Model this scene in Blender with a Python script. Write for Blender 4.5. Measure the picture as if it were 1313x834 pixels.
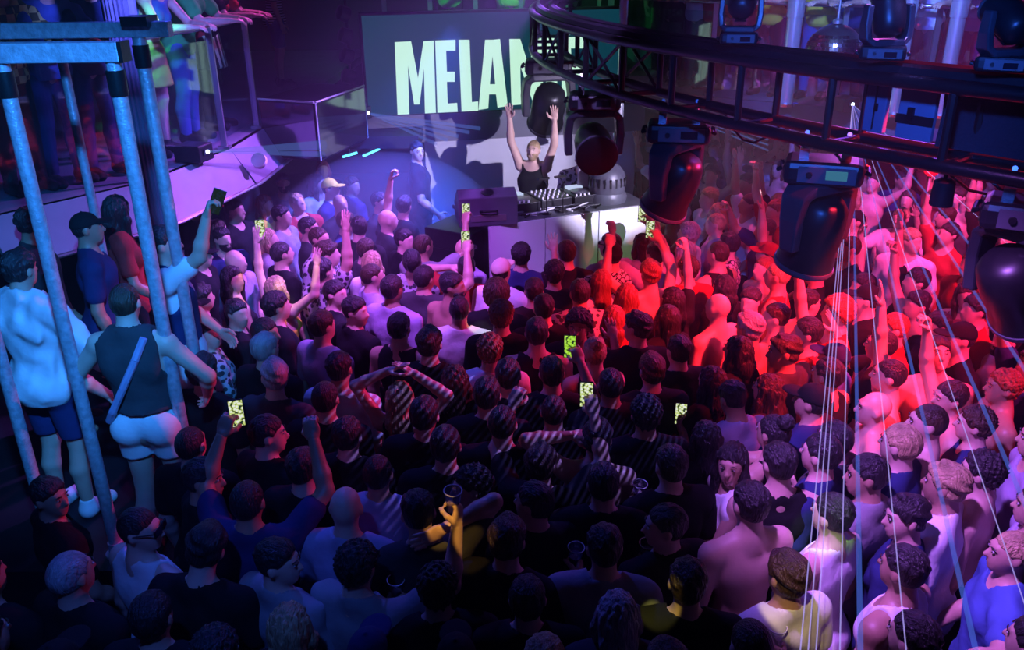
import bpy, math, random
import numpy as np
from mathutils import Vector, Matrix, Euler

random.seed(11)
rng = np.random.default_rng(11)
scn = bpy.context.scene
for o in list(bpy.data.objects):
    bpy.data.objects.remove(o)
COL = scn.collection
R = math.radians

# ------------------------------------------------------------------ camera
FPX, CX, CY = 1113.0, 656.5, 417.0
CAM_Z, PITCH, ROLL = 4.1, 23.6, -0.7
cam_d = bpy.data.cameras.new('camera')
cam_d.sensor_width = 36.0
cam_d.lens = FPX / 1313.0 * 36.0
cam_d.clip_start = 0.05
cam = bpy.data.objects.new('camera', cam_d)
COL.objects.link(cam)
CAM_R = Matrix.Rotation(R(90 - PITCH), 3, 'X') @ Matrix.Rotation(R(ROLL), 3, 'Z')
cam.matrix_world = Matrix.Translation((0, 0, CAM_Z)) @ CAM_R.to_4x4()
scn.camera = cam


def ray(x, y):
    return CAM_R @ Vector(((x - CX) / FPX, -(y - CY) / FPX, -1.0))


def at_z(x, y, z):
    """world point at height z seen at a photo position"""
    r = ray(x, y)
    t = (z - CAM_Z) / r.z
    return Vector((0, 0, CAM_Z)) + r * t


def at_d(x, y, d):
    return Vector((0, 0, CAM_Z)) + ray(x, y) * d


def proj(p):
    q = CAM_R.transposed() @ (Vector(p) - Vector((0, 0, CAM_Z)))
    return CX + FPX * q.x / -q.z, CY - FPX * q.y / -q.z


def at_Y(x, y, Y):
    r = ray(x, y)
    return Vector((0, 0, CAM_Z)) + r * (Y / r.y)


# ------------------------------------------------------------------ world, view
w = bpy.data.worlds.new('club_dark')
scn.world = w
w.use_nodes = True
bg = w.node_tree.nodes['Background']
bg.inputs[0].default_value = (0.05, 0.06, 0.30, 1)
bg.inputs[1].default_value = 0.008
vs = scn.view_settings
vs.view_transform = 'Standard'
vs.look = 'None'
vs.exposure = 0.0
vs.gamma = 1.0
vs.use_curve_mapping = False
scn.cycles.use_denoising = True
scn.cycles.max_bounces = 5
scn.cycles.diffuse_bounces = 2
scn.cycles.glossy_bounces = 3
scn.cycles.transparent_max_bounces = 16
scn.cycles.volume_bounces = 0
scn.cycles.sample_clamp_indirect = 4.0


# ------------------------------------------------------------------ lamps of the club, plus added lights for ball and poles
def spot(name, loc, target, col, watts, cone, blend=0.5, size=0.08, gobo=None):
    d = bpy.data.lights.new(name, 'SPOT')
    d.color = col
    d.energy = watts
    d.spot_size = R(cone)
    d.spot_blend = blend
    d.shadow_soft_size = size
    o = bpy.data.objects.new(name, d)
    COL.objects.link(o)
    o.location = loc
    o.rotation_euler = (Vector(target) - Vector(loc)).to_track_quat('-Z', 'Y').to_euler()
    if gobo:
        d.use_nodes = True
        nt = d.node_tree
        em = nt.nodes['Emission']
        gobo(nt, em)
    return o


def point(name, loc, col, watts, size=0.1):
    d = bpy.data.lights.new(name, 'POINT')
    d.color = col
    d.energy = watts
    d.shadow_soft_size = size
    o = bpy.data.objects.new(name, d)
    COL.objects.link(o)
    o.location = loc
    return o


def stripes(nt, em):
    """slotted gobo wheel: parallel bars of light"""
    tc = nt.nodes.new('ShaderNodeTexCoord')
    sep = nt.nodes.new('ShaderNodeSeparateXYZ')
    nt.links.new(tc.outputs['Normal'], sep.inputs[0])
    dv = nt.nodes.new('ShaderNodeMath'); dv.operation = 'DIVIDE'
    nt.links.new(sep.outputs['Y'], dv.inputs[0]); nt.links.new(sep.outputs['Z'], dv.inputs[1])
    mu = nt.nodes.new('ShaderNodeMath'); mu.operation = 'MULTIPLY'; mu.inputs[1].default_value = 700.0
    nt.links.new(dv.outputs[0], mu.inputs[0])
    si = nt.nodes.new('ShaderNodeMath'); si.operation = 'SINE'
    nt.links.new(mu.outputs[0], si.inputs[0])
    gt = nt.nodes.new('ShaderNodeMath'); gt.operation = 'GREATER_THAN'; gt.inputs[1].default_value = 0.35
    nt.links.new(si.outputs[0], gt.inputs[0])
    nt.links.new(gt.outputs[0], em.inputs['Strength'])


RED = (1.0, 0.02, 0.05)
PINK = (1.0, 0.22, 0.62)
VIOLET = (0.42, 0.13, 1.0)
BLUE = (0.05, 0.12, 1.0)
CYAN = (0.05, 0.38, 1.0)
LAV = (0.72, 0.42, 1.0)
AMBER = (1.0, 0.55, 0.10)
YELLOW = (0.95, 0.85, 0.15)
GREEN = (0.05, 1.0, 0.30)

# red wash over the middle and right of the crowd
spot('red_wash_lamp', (3.5, 3.6, 5.2), at_z(965, 430, 1.6), RED, 5200, 38, 0.8, 0.10)
spot('red_wash_lamp', (4.8, 2.6, 4.9), at_z(1190, 405, 1.6), (1.0, 0.02, 0.16), 2800, 34, 0.8, 0.10)
spot('red_side_lamp', (5.0, 7.0, 4.2), at_z(520, 470, 1.5), (1.0, 0.03, 0.24), 1500, 32, 0.9, 0.08)
# lavender key over the lower right corner
spot('lavender_lamp', (0.2, 2.7, 5.2), at_z(1225, 640, 1.6), (0.46, 0.15, 1.0), 2000, 38, 0.8, 0.10)
spot('violet_lamp', (3.6, 7.8, 4.7), at_z(1150, 520, 1.5), (0.30, 0.08, 1.0), 350, 60, 0.9, 0.10)
# cyan wash over the raised platform
spot('cyan_wash_lamp', (-0.6, 1.2, 5.1), at_z(62, 350, 2.3), (0.03, 0.27, 1.0), 1800, 36, 0.8, 0.08)
spot('low_blue_lamp', (-1.0, 1.0, 5.1), at_z(150, 760, 1.6), (0.04, 0.14, 1.0), 260, 40, 0.9, 0.06)
# violet wash from the stage over the near rows
spot('stage_wash_lamp', (0.9, 9.3, 4.6), at_z(400, 300, 1.6), (0.38, 0.12, 1.0), 3600, 56, 0.8, 0.10)
spot('stage_wash_lamp', (-0.9, 5.2, 5.0), at_z(490, 345, 1.6), (0.46, 0.11, 1.0), 1900, 50, 0.9, 0.10)
spot('stage_blue_lamp', (-0.5, 8.9, 3.4), (-1.5, 9.4, 1.0), (0.04, 0.12, 1.0), 1500, 75, 0.8, 0.10)
spot('far_red_lamp', (2.6, 9.6, 4.2), at_z(960, 320, 1.6), (1.0, 0.05, 0.22), 450, 60, 0.9, 0.10)
spot('far_pink_lamp', (3.9, 5.0, 4.9), at_z(1185, 285, 1.6), (1.0, 0.06, 0.42), 2200, 34, 0.9, 0.10)
# key on the DJ: throws the shadow on the panel behind
spot('dj_key_lamp', (3.3, 5.5, 3.2), (-0.15, 10.4, 1.60), (0.70, 0.62, 1.0), 2000, 26, 0.4, 0.02)
spot('booth_lamp', (0.4, 5.4, 4.8), (0.6, 8.5, 1.6), (0.42, 0.28, 1.0), 420, 26, 0.6, 0.08)
spot('booth_green_lamp', (1.9, 6.6, 4.4), (1.15, 8.5, 1.35), (0.45, 1.0, 0.35), 170, 16, 0.5, 0.03)
# dim blue wash and slotted gobo over the dark foreground
spot('blue_wash_lamp', (-1.6, 6.2, 5.2), at_z(480, 640, 1.5), (0.05, 0.08, 1.0), 330, 75, 0.9, 0.12)
spot('slot_gobo_lamp', (2.6, 4.0, 5.0), at_z(690, 530, 1.6), (0.24, 0.20, 1.0), 1000, 26, 0.4, 0.006, stripes)
# multi-beam effect lamp: narrow coloured patches
FX = (0.3, 4.2, 5.2)
FXB = (0.2, 1.0, 5.2)
spot('effect_beam_lamp', FXB, at_z(846, 772, 1.6), YELLOW, 620, 2.6, 0.3, 0.01)
spot('effect_beam_lamp', FXB, at_z(604, 722, 1.4), AMBER, 420, 2.8, 0.3, 0.01)
spot('effect_beam_lamp', FXB, at_z(562, 694, 1.5), AMBER, 700, 2.0, 0.3, 0.01)
spot('effect_beam_lamp', FXB, at_z(1020, 770, 1.5), (1.0, 0.7, 0.35), 500, 4.6, 0.3, 0.01)
spot('effect_beam_lamp', FXB, at_z(1052, 690, 1.4), (0.45, 1.0, 0.15), 620, 4.0, 0.4, 0.01)
spot('effect_beam_lamp', FX, at_z(372, 378, 1.5), YELLOW, 900, 4.0, 0.4, 0.01)
spot('effect_beam_lamp', (1.4, 7.2, 4.8), at_z(316, 366, 1.55), AMBER, 900, 3.4, 0.4, 0.01)
spot('effect_beam_lamp', FX, at_z(612, 436, 1.35), (0.8, 1.0, 0.75), 500, 3.4, 0.2, 0.01)
spot('effect_beam_lamp', FX, at_z(400, 446, 1.35), (0.8, 1.0, 0.75), 450, 2.4, 0.2, 0.01)
# upper floor
spot('balcony_green_lamp', (-1.9, 5.6, 4.9), (-3.15, 7.95, 3.25), GREEN, 700, 13, 0.6, 0.06)
spot('balcony_blue_lamp', (-1.4, 5.0, 4.7), (-3.4, 8.2, 2.9), (0.12, 0.16, 1.0), 1100, 38, 0.8, 0.08)
spot('balcony_pink_lamp', (-2.0, 10.2, 4.9), (-3.0, 8.4, 3.4), (0.8, 0.10, 0.85), 260, 60, 0.8, 0.08)
spot('balcony_amber_lamp', (-1.5, 5.2, 4.5), (-3.25, 7.5, 3.0), (1.0, 0.5, 0.2), 200, 9, 0.6, 0.04)
spot('screen_green_lamp', (0.2, 9.6, 4.9), (0.0, 11.6, 3.7), GREEN, 260, 70, 0.8, 0.08)
spot('balcony_right_lamp', (2.4, 6.5, 4.9), (4.4, 9.8, 2.9), (0.07, 0.10, 1.0), 1500, 58, 0.8, 0.10)
spot('balcony_right_pink_lamp', (5.0, 12.6, 4.9), (4.2, 10.0, 3.4), (0.8, 0.12, 0.8), 110, 60, 0.8, 0.10)
spot('truss_blue_lamp', (0.6, 1.6, 4.5), (2.0, 5.2, 3.2), (0.03, 0.14, 1.0), 700, 40, 0.8, 0.10)
spot('added_ball_light', (2.2, 6.0, 4.9), at_Y(1069, 68, 9.2), (0.75, 1.0, 0.95), 260, 6, 0.4, 0.02)  # unseen pin spot, added because the ball's tiles looked dark
spot('added_pole_light', (2.2, 6.6, 5.0), (4.0, 10.0, 3.5), (0.35, 0.75, 1.0), 420, 44, 0.8, 0.06)  # unseen light, added to brighten the poles and the balcony around them

# ------------------------------------------------------------------ materials
MATS = {}


def mat(name, col, rough=0.6, metal=0.0, bump=0.0, bscale=40.0, var=0.12, vscale=6.0, spec=0.5, stretch=None, coat=0.0, coords='Object'):
    if name in MATS:
        return MATS[name]
    m = bpy.data.materials.new(name)
    m.use_nodes = True
    nt = m.node_tree
    b = nt.nodes['Principled BSDF']
    b.inputs['Roughness'].default_value = rough
    b.inputs['Metallic'].default_value = metal
    b.inputs['Specular IOR Level'].default_value = spec
    b.inputs['Coat Weight'].default_value = coat
    tc = nt.nodes.new('ShaderNodeTexCoord')
    src = tc.outputs[coords]
    if stretch:
        mp = nt.nodes.new('ShaderNodeMapping')
        mp.inputs['Scale'].default_value = stretch
        nt.links.new(src, mp.inputs[0])
        src = mp.outputs[0]
    n = nt.nodes.new('ShaderNodeTexNoise')
    n.inputs['Scale'].default_value = vscale
    n.inputs['Detail'].default_value = 4
    nt.links.new(src, n.inputs['Vector'])
    r = nt.nodes.new('ShaderNodeValToRGB')
    lo = tuple(max(0, c * (1 - var)) for c in col)
    hi = tuple(min(1, c * (1 + var)) for c in col)
    r.color_ramp.elements[0].position = 0.3
    r.color_ramp.elements[1].position = 0.7
    r.color_ramp.elements[0].color = (*lo, 1)
    r.color_ramp.elements[1].color = (*hi, 1)
    nt.links.new(n.outputs['Fac'], r.inputs[0])
    nt.links.new(r.outputs[0], b.inputs['Base Color'])
    if bump:
        n2 = nt.nodes.new('ShaderNodeTexNoise')
        n2.inputs['Scale'].default_value = bscale
        n2.inputs['Detail'].default_value = 3
        nt.links.new(src, n2.inputs['Vector'])
        bp = nt.nodes.new('ShaderNodeBump')
        bp.inputs['Strength'].default_value = bump
        bp.inputs['Distance'].default_value = 0.02
        nt.links.new(n2.outputs['Fac'], bp.inputs['Height'])
        nt.links.new(bp.outputs[0], b.inputs['Normal'])
    MATS[name] = m
    return m


def pattern(name, c1, c2, kind, scale, rough=0.8):
    m = bpy.data.materials.new(name)
    m.use_nodes = True
    nt = m.node_tree
    b = nt.nodes['Principled BSDF']
    b.inputs['Roughness'].default_value = rough
    tc = nt.nodes.new('ShaderNodeTexCoord')
    if kind == 'stripe':
        t = nt.nodes.new('ShaderNodeTexWave')
        t.bands_direction = 'Z'
        t.inputs['Scale'].default_value = scale
        out = t.outputs['Fac']
    elif kind == 'upright':
        t = nt.nodes.new('ShaderNodeTexWave')
        t.bands_direction = 'X'
        t.inputs['Scale'].default_value = scale
        t.inputs['Distortion'].default_value = 1.5
        out = t.outputs['Fac']
    elif kind == 'check':
        t = nt.nodes.new('ShaderNodeTexChecker')
        t.inputs['Scale'].default_value = scale
        out = t.outputs['Fac']
    else:
        t = nt.nodes.new('ShaderNodeTexVoronoi')
        t.feature = 'DISTANCE_TO_EDGE' if kind == 'leopard' else 'F1'
        t.inputs['Scale'].default_value = scale
        out = t.outputs['Distance']
    nt.links.new(tc.outputs['Object'], t.inputs['Vector'])
    r = nt.nodes.new('ShaderNodeValToRGB')
    r.color_ramp.interpolation = 'CONSTANT'
    r.color_ramp.elements[0].color = (*c1, 1)
    r.color_ramp.elements[1].color = (*c2, 1)
    r.color_ramp.elements[1].position = {'leopard': 0.09, 'dots': 0.45}.get(kind, 0.5)
    nt.links.new(out, r.inputs[0])
    nt.links.new(r.outputs[0], b.inputs['Base Color'])
    MATS[name] = m
    return m


def glow(name, col, strength, alpha=1.0):
    if name in MATS:
        return MATS[name]
    m = bpy.data.materials.new(name)
    m.use_nodes = True
    nt = m.node_tree
    nt.nodes.remove(nt.nodes['Principled BSDF'])
    out = nt.nodes['Material Output']
    e = nt.nodes.new('ShaderNodeEmission')
    e.inputs[0].default_value = (*col, 1)
    e.inputs[1].default_value = strength
    if alpha < 1:
        t = nt.nodes.new('ShaderNodeBsdfTransparent')
        x = nt.nodes.new('ShaderNodeMixShader')
        x.inputs[0].default_value = alpha
        nt.links.new(t.outputs[0], x.inputs[1])
        nt.links.new(e.outputs[0], x.inputs[2])
        nt.links.new(x.outputs[0], out.inputs[0])
    else:
        nt.links.new(e.outputs[0], out.inputs[0])
    MATS[name] = m
    return m


def clear_glass(name, tint, opacity, rough=0.03):
    m = bpy.data.materials.new(name)
    m.use_nodes = True
    nt = m.node_tree
    nt.nodes.remove(nt.nodes['Principled BSDF'])
    out = nt.nodes['Material Output']
    g = nt.nodes.new('ShaderNodeBsdfGlossy')
    g.inputs['Roughness'].default_value = rough
    g.inputs[0].default_value = (0.9, 0.95, 1, 1)
    t = nt.nodes.new('ShaderNodeBsdfTransparent')
    t.inputs[0].default_value = (*tint, 1)
    x = nt.nodes.new('ShaderNodeMixShader')
    x.inputs[0].default_value = opacity
    nt.links.new(t.outputs[0], x.inputs[1])
    nt.links.new(g.outputs[0], x.inputs[2])
    nt.links.new(x.outputs[0], out.inputs[0])
    MATS[name] = m
    return m


SKINS = [mat('skin_fair', (0.62, 0.40, 0.31), 0.5, var=0.08, vscale=9, bump=0.05, bscale=60),
         mat('skin_light', (0.55, 0.34, 0.25), 0.48, var=0.08, vscale=9, bump=0.05, bscale=60),
         mat('skin_tan', (0.42, 0.24, 0.16), 0.45, var=0.08, vscale=9, bump=0.05, bscale=60),
         mat('skin_brown', (0.20, 0.10, 0.06), 0.42, var=0.08, vscale=9, bump=0.05, bscale=60)]
ST = (1.0, 0.45, 0.16)
HAIRM = {'k': mat('hair_black', (0.018, 0.016, 0.018), 0.46, bump=0.85, bscale=130, var=0.5, vscale=30, stretch=ST, spec=0.5),
         'b': mat('hair_brown', (0.045, 0.024, 0.014), 0.46, bump=0.85, bscale=130, var=0.5, vscale=30, stretch=ST, spec=0.5),
         'l': mat('hair_blond', (0.42, 0.29, 0.15), 0.46, bump=0.85, bscale=130, var=0.4, vscale=30, stretch=ST, spec=0.5),
         'r': mat('hair_auburn', (0.25, 0.06, 0.025), 0.46, bump=0.85, bscale=130, var=0.4, vscale=30, stretch=ST, spec=0.5),
         'g': mat('hair_grey', (0.34, 0.33, 0.33), 0.46, bump=0.85, bscale=130, var=0.4, vscale=30, stretch=ST, spec=0.5)}
CL = dict(bump=0.55, bscale=9, var=0.15, vscale=5, spec=0.25)
CLOTH = {'k': mat('cloth_black', (0.007, 0.007, 0.009), 0.85, **CL),
         'd': mat('cloth_charcoal', (0.045, 0.045, 0.05), 0.85, **CL),
         'w': mat('cloth_white', (0.72, 0.72, 0.72), 0.8, **CL),
         'g': mat('cloth_grey', (0.26, 0.26, 0.28), 0.85, **CL),
         'l': mat('cloth_lilac', (0.36, 0.32, 0.48), 0.85, **CL),
         'n': mat('cloth_navy', (0.02, 0.03, 0.11), 0.85, **CL),
         'u': mat('cloth_blue', (0.06, 0.12, 0.36), 0.85, **CL),
         'r': mat('cloth_red', (0.42, 0.03, 0.03), 0.85, **CL),
         'e': mat('cloth_green', (0.05, 0.45, 0.12), 0.85, **CL),
         'y': mat('cloth_yellow', (0.72, 0.62, 0.06), 0.85, **CL),
         'o': mat('cloth_tan', (0.45, 0.24, 0.10), 0.7, **CL),
         'c': mat('cloth_cream', (0.60, 0.52, 0.40), 0.85, **CL),
         'p': pattern('cloth_leopard', (0.01, 0.01, 0.01), (0.62, 0.60, 0.58), 'leopard', 26),
         't': pattern('cloth_dotted', (0.03, 0.03, 0.035), (0.40, 0.40, 0.42), 'dots', 24),
         's': pattern('cloth_striped', (0.02, 0.02, 0.03), (0.66, 0.66, 0.7), 'stripe', 9),
         'q': pattern('cloth_upright_stripe', (0.02, 0.03, 0.02), (0.45, 0.70, 0.35), 'upright', 5),
         'h': pattern('cloth_checked', (0.10, 0.11, 0.03), (0.66, 0.70, 0.20), 'check', 18)}
CLOTH_WORD = {'k': 'black', 'd': 'charcoal', 'w': 'white', 'g': 'grey', 'l': 'pale lilac', 'n': 'navy', 'u': 'blue', 'r': 'red', 'e': 'green',
              'y': 'yellow', 'o': 'tan', 'c': 'cream', 'p': 'leopard print', 't': 'dotted', 's': 'striped', 'q': 'striped', 'h': 'checked'}
M_BLACK = mat('black_metal', (0.010, 0.010, 0.012), 0.34, 0.3, bump=0.08, bscale=120)
M_PLASTIC = mat('black_plastic', (0.010, 0.010, 0.013), 0.36, 0.0, var=0.25, spec=0.4)
M_GREYPL = mat('grey_plastic', (0.07, 0.07, 0.09), 0.42, 0.0, var=0.2)
M_CHROME = mat('chrome', (0.75, 0.76, 0.80), 0.12, 1.0, var=0.04)
M_POLE = mat('polished_pole', (0.62, 0.66, 0.72), 0.24, 0.7, var=0.06)
M_STEEL = mat('galvanised_steel', (0.52, 0.55, 0.60), 0.34, 0.45, bump=0.25, bscale=90, var=0.25, vscale=30)
M_ALU = mat('brushed_aluminium', (0.45, 0.46, 0.50), 0.35, 0.9, var=0.1)
M_FLOOR = mat('floor_dark', (0.012, 0.012, 0.015), 0.45, var=0.3, vscale=3)
M_WALL = mat('wall_dark', (0.016, 0.016, 0.022), 0.7, var=0.3, vscale=2)
M_CEIL = mat('ceiling_dark', (0.010, 0.010, 0.012), 0.8, var=0.3, vscale=2)
M_FASCIA = mat('fascia_paint', (0.20, 0.19, 0.24), 0.5, var=0.12, vscale=3)
M_PANEL = mat('pale_panel', (0.66, 0.66, 0.70), 0.55, var=0.05, vscale=1.2)
M_WHITE = mat('white_plastic', (0.68, 0.68, 0.70), 0.45, var=0.05)
M_GLASS = clear_glass('clear_glass', (0.86, 0.90, 0.96), 0.10)
M_SMOKE = clear_glass('smoked_glass', (0.20, 0.21, 0.26), 0.22, 0.08)
M_CUP = clear_glass('cup_plastic', (0.84, 0.86, 0.92), 0.28, 0.15)
M_LENS = mat('lens_glass', (0.01, 0.012, 0.02), 0.06, 0.0, spec=0.9, coat=0.8)


# ------------------------------------------------------------------ object helpers
def tag(o, label, cat, group=None, kind=None):
    if label:
        o['label'] = label
    if cat:
        o['category'] = cat
    if group:
        o['group'] = group
    if kind:
        o['kind'] = kind
    return o


def empty(name, loc=(0, 0, 0), rz=0.0, label=None, cat=None, group=None, kind=None):
    o = bpy.data.objects.new(name, None)
    o.empty_display_size = 0.1
    COL.objects.link(o)
    o.location = loc
    o.rotation_euler = (0, 0, rz)
    return tag(o, label, cat, group, kind)


def mesh_obj(name, me, parent=None, matrix=None, material=None, own=False):
    o = bpy.data.objects.new(name, me)
    COL.objects.link(o)
    if parent:
        o.parent = parent
    if matrix is not None:
        o.matrix_local = matrix
    if material:
        if own:
            if not me.materials:
                me.materials.append(material)
            o.material_slots[0].link = 'OBJECT'
            o.material_slots[0].material = material
        else:
            me.materials.clear()
            me.materials.append(material)
    return o


class MB:
    """collects faces of one part"""
    def __init__(self):
        self.v, self.f = [], []

    def add(self, vs, fs):
        n = len(self.v)
        self.v += [tuple(p) for p in vs]
        self.f += [tuple(i + n for i in q) for q in fs]
        return self

    def box(self, c, s, rot=None):
        x, y, z = s[0] / 2, s[1] / 2, s[2] / 2
        vs = [Vector(p) for p in ((-x, -y, -z), (x, -y, -z), (x, y, -z), (-x, y, -z), (-x, -y, z), (x, -y, z), (x, y, z), (-x, y, z))]
        if rot is not None:
            vs = [rot @ p for p in vs]
        c = Vector(c)
        return self.add([p + c for p in vs], [(0, 3, 2, 1), (4, 5, 6, 7), (0, 1, 5, 4), (1, 2, 6, 5), (2, 3, 7, 6), (3, 0, 4, 7)])

    def prism(self, poly, z0, z1):
        n = len(poly)
        a = sum(poly[i][0] * poly[(i + 1) % n][1] - poly[(i + 1) % n][0] * poly[i][1] for i in range(n))
        if a < 0:
            poly = poly[::-1]
        vs = [(p[0], p[1], z0) for p in poly] + [(p[0], p[1], z1) for p in poly]
        fs = [tuple(range(n - 1, -1, -1)), tuple(range(n, 2 * n))]
        fs += [(i, (i + 1) % n, n + (i + 1) % n, n + i) for i in range(n)]
        return self.add(vs, fs)

    def tube(self, pts, r, n=10, cap=True):
        pts = [Vector(p) for p in pts]
        rs = r if isinstance(r, (list, tuple)) else [r] * len(pts)
        vs, fs = [], []
        t0 = (pts[1] - pts[0]).normalized()
        ref = Vector((0, 0, 1)) if abs(t0.z) < 0.9 else Vector((1, 0, 0))
        u = t0.cross(ref).normalized()
        for i, p in enumerate(pts):
            t = (pts[min(i + 1, len(pts) - 1)] - pts[max(i - 1, 0)]).normalized()
            u = (u - t * u.dot(t)).normalized()
            vv = t.cross(u)
            for k in range(n):
                a = 2 * math.pi * k / n
                vs.append(p + (u * math.cos(a) + vv * math.sin(a)) * rs[i])
        for i in range(len(pts) - 1):
            for k in range(n):
                k2 = (k + 1) % n
                fs.append((i * n + k, i * n + k2, (i + 1) * n + k2, (i + 1) * n + k))
        if cap:
            fs.append(tuple(range(n - 1, -1, -1)))
            fs.append(tuple((len(pts) - 1) * n + k for k in range(n)))
        return self.add(vs, fs)

    def lathe(self, prof, n=20, mtx=None):
        """profile of (radius, z) about Z"""
        vs, fs = [], []
        for r, z in prof:
            for k in range(n):
                a = 2 * math.pi * k / n
                vs.append(Vector((r * math.cos(a), r * math.sin(a), z)))
        for i in range(len(prof) - 1):
            for k in range(n):
                k2 = (k + 1) % n
                fs.append((i * n + k, i * n + k2, (i + 1) * n + k2, (i + 1) * n + k))
        fs.append(tuple(range(n - 1, -1, -1)))
        fs.append(tuple((len(prof) - 1) * n + k for k in range(n)))
        if mtx is not None:
            vs = [mtx @ p for p in vs]
        return self.add(vs, fs)

    def mesh(self, name, smooth=None):
        me = bpy.data.meshes.new(name)
        me.from_pydata(self.v, [], self.f)
        me.validate()
        if smooth:
            for p in me.polygons:
                p.use_smooth = True
            try:
                me.set_sharp_from_angle(angle=R(smooth))
            except Exception:
                pass
        return me

    def build(self, name, material, parent=None, smooth=None, bevel=0.0, matrix=None):
        o = mesh_obj(name, self.mesh(name, smooth), parent, matrix, material)
        if bevel:
            bm = o.modifiers.new('edge', 'BEVEL')
            bm.width = bevel
            bm.segments = 2
            bm.limit_method = 'ANGLE'
        return o


def tree_copy(root, loc=None, rot=None):
    c = root.copy()
    COL.objects.link(c)
    if loc is not None:
        c.location = loc
    if rot is not None:
        c.rotation_euler = rot
    for ch in root.children:
        d = ch.copy()
        COL.objects.link(d)
        d.parent = c
        for g in ch.children:
            e = g.copy()
            COL.objects.link(e)
            e.parent = d
    return c


# ------------------------------------------------------------------ smooth bodies
def smin(a, b, k):
    h = np.clip(0.5 + 0.5 * (b - a) / k, 0, 1)
    return b * (1 - h) + a * h - k * h * (1 - h)


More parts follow.
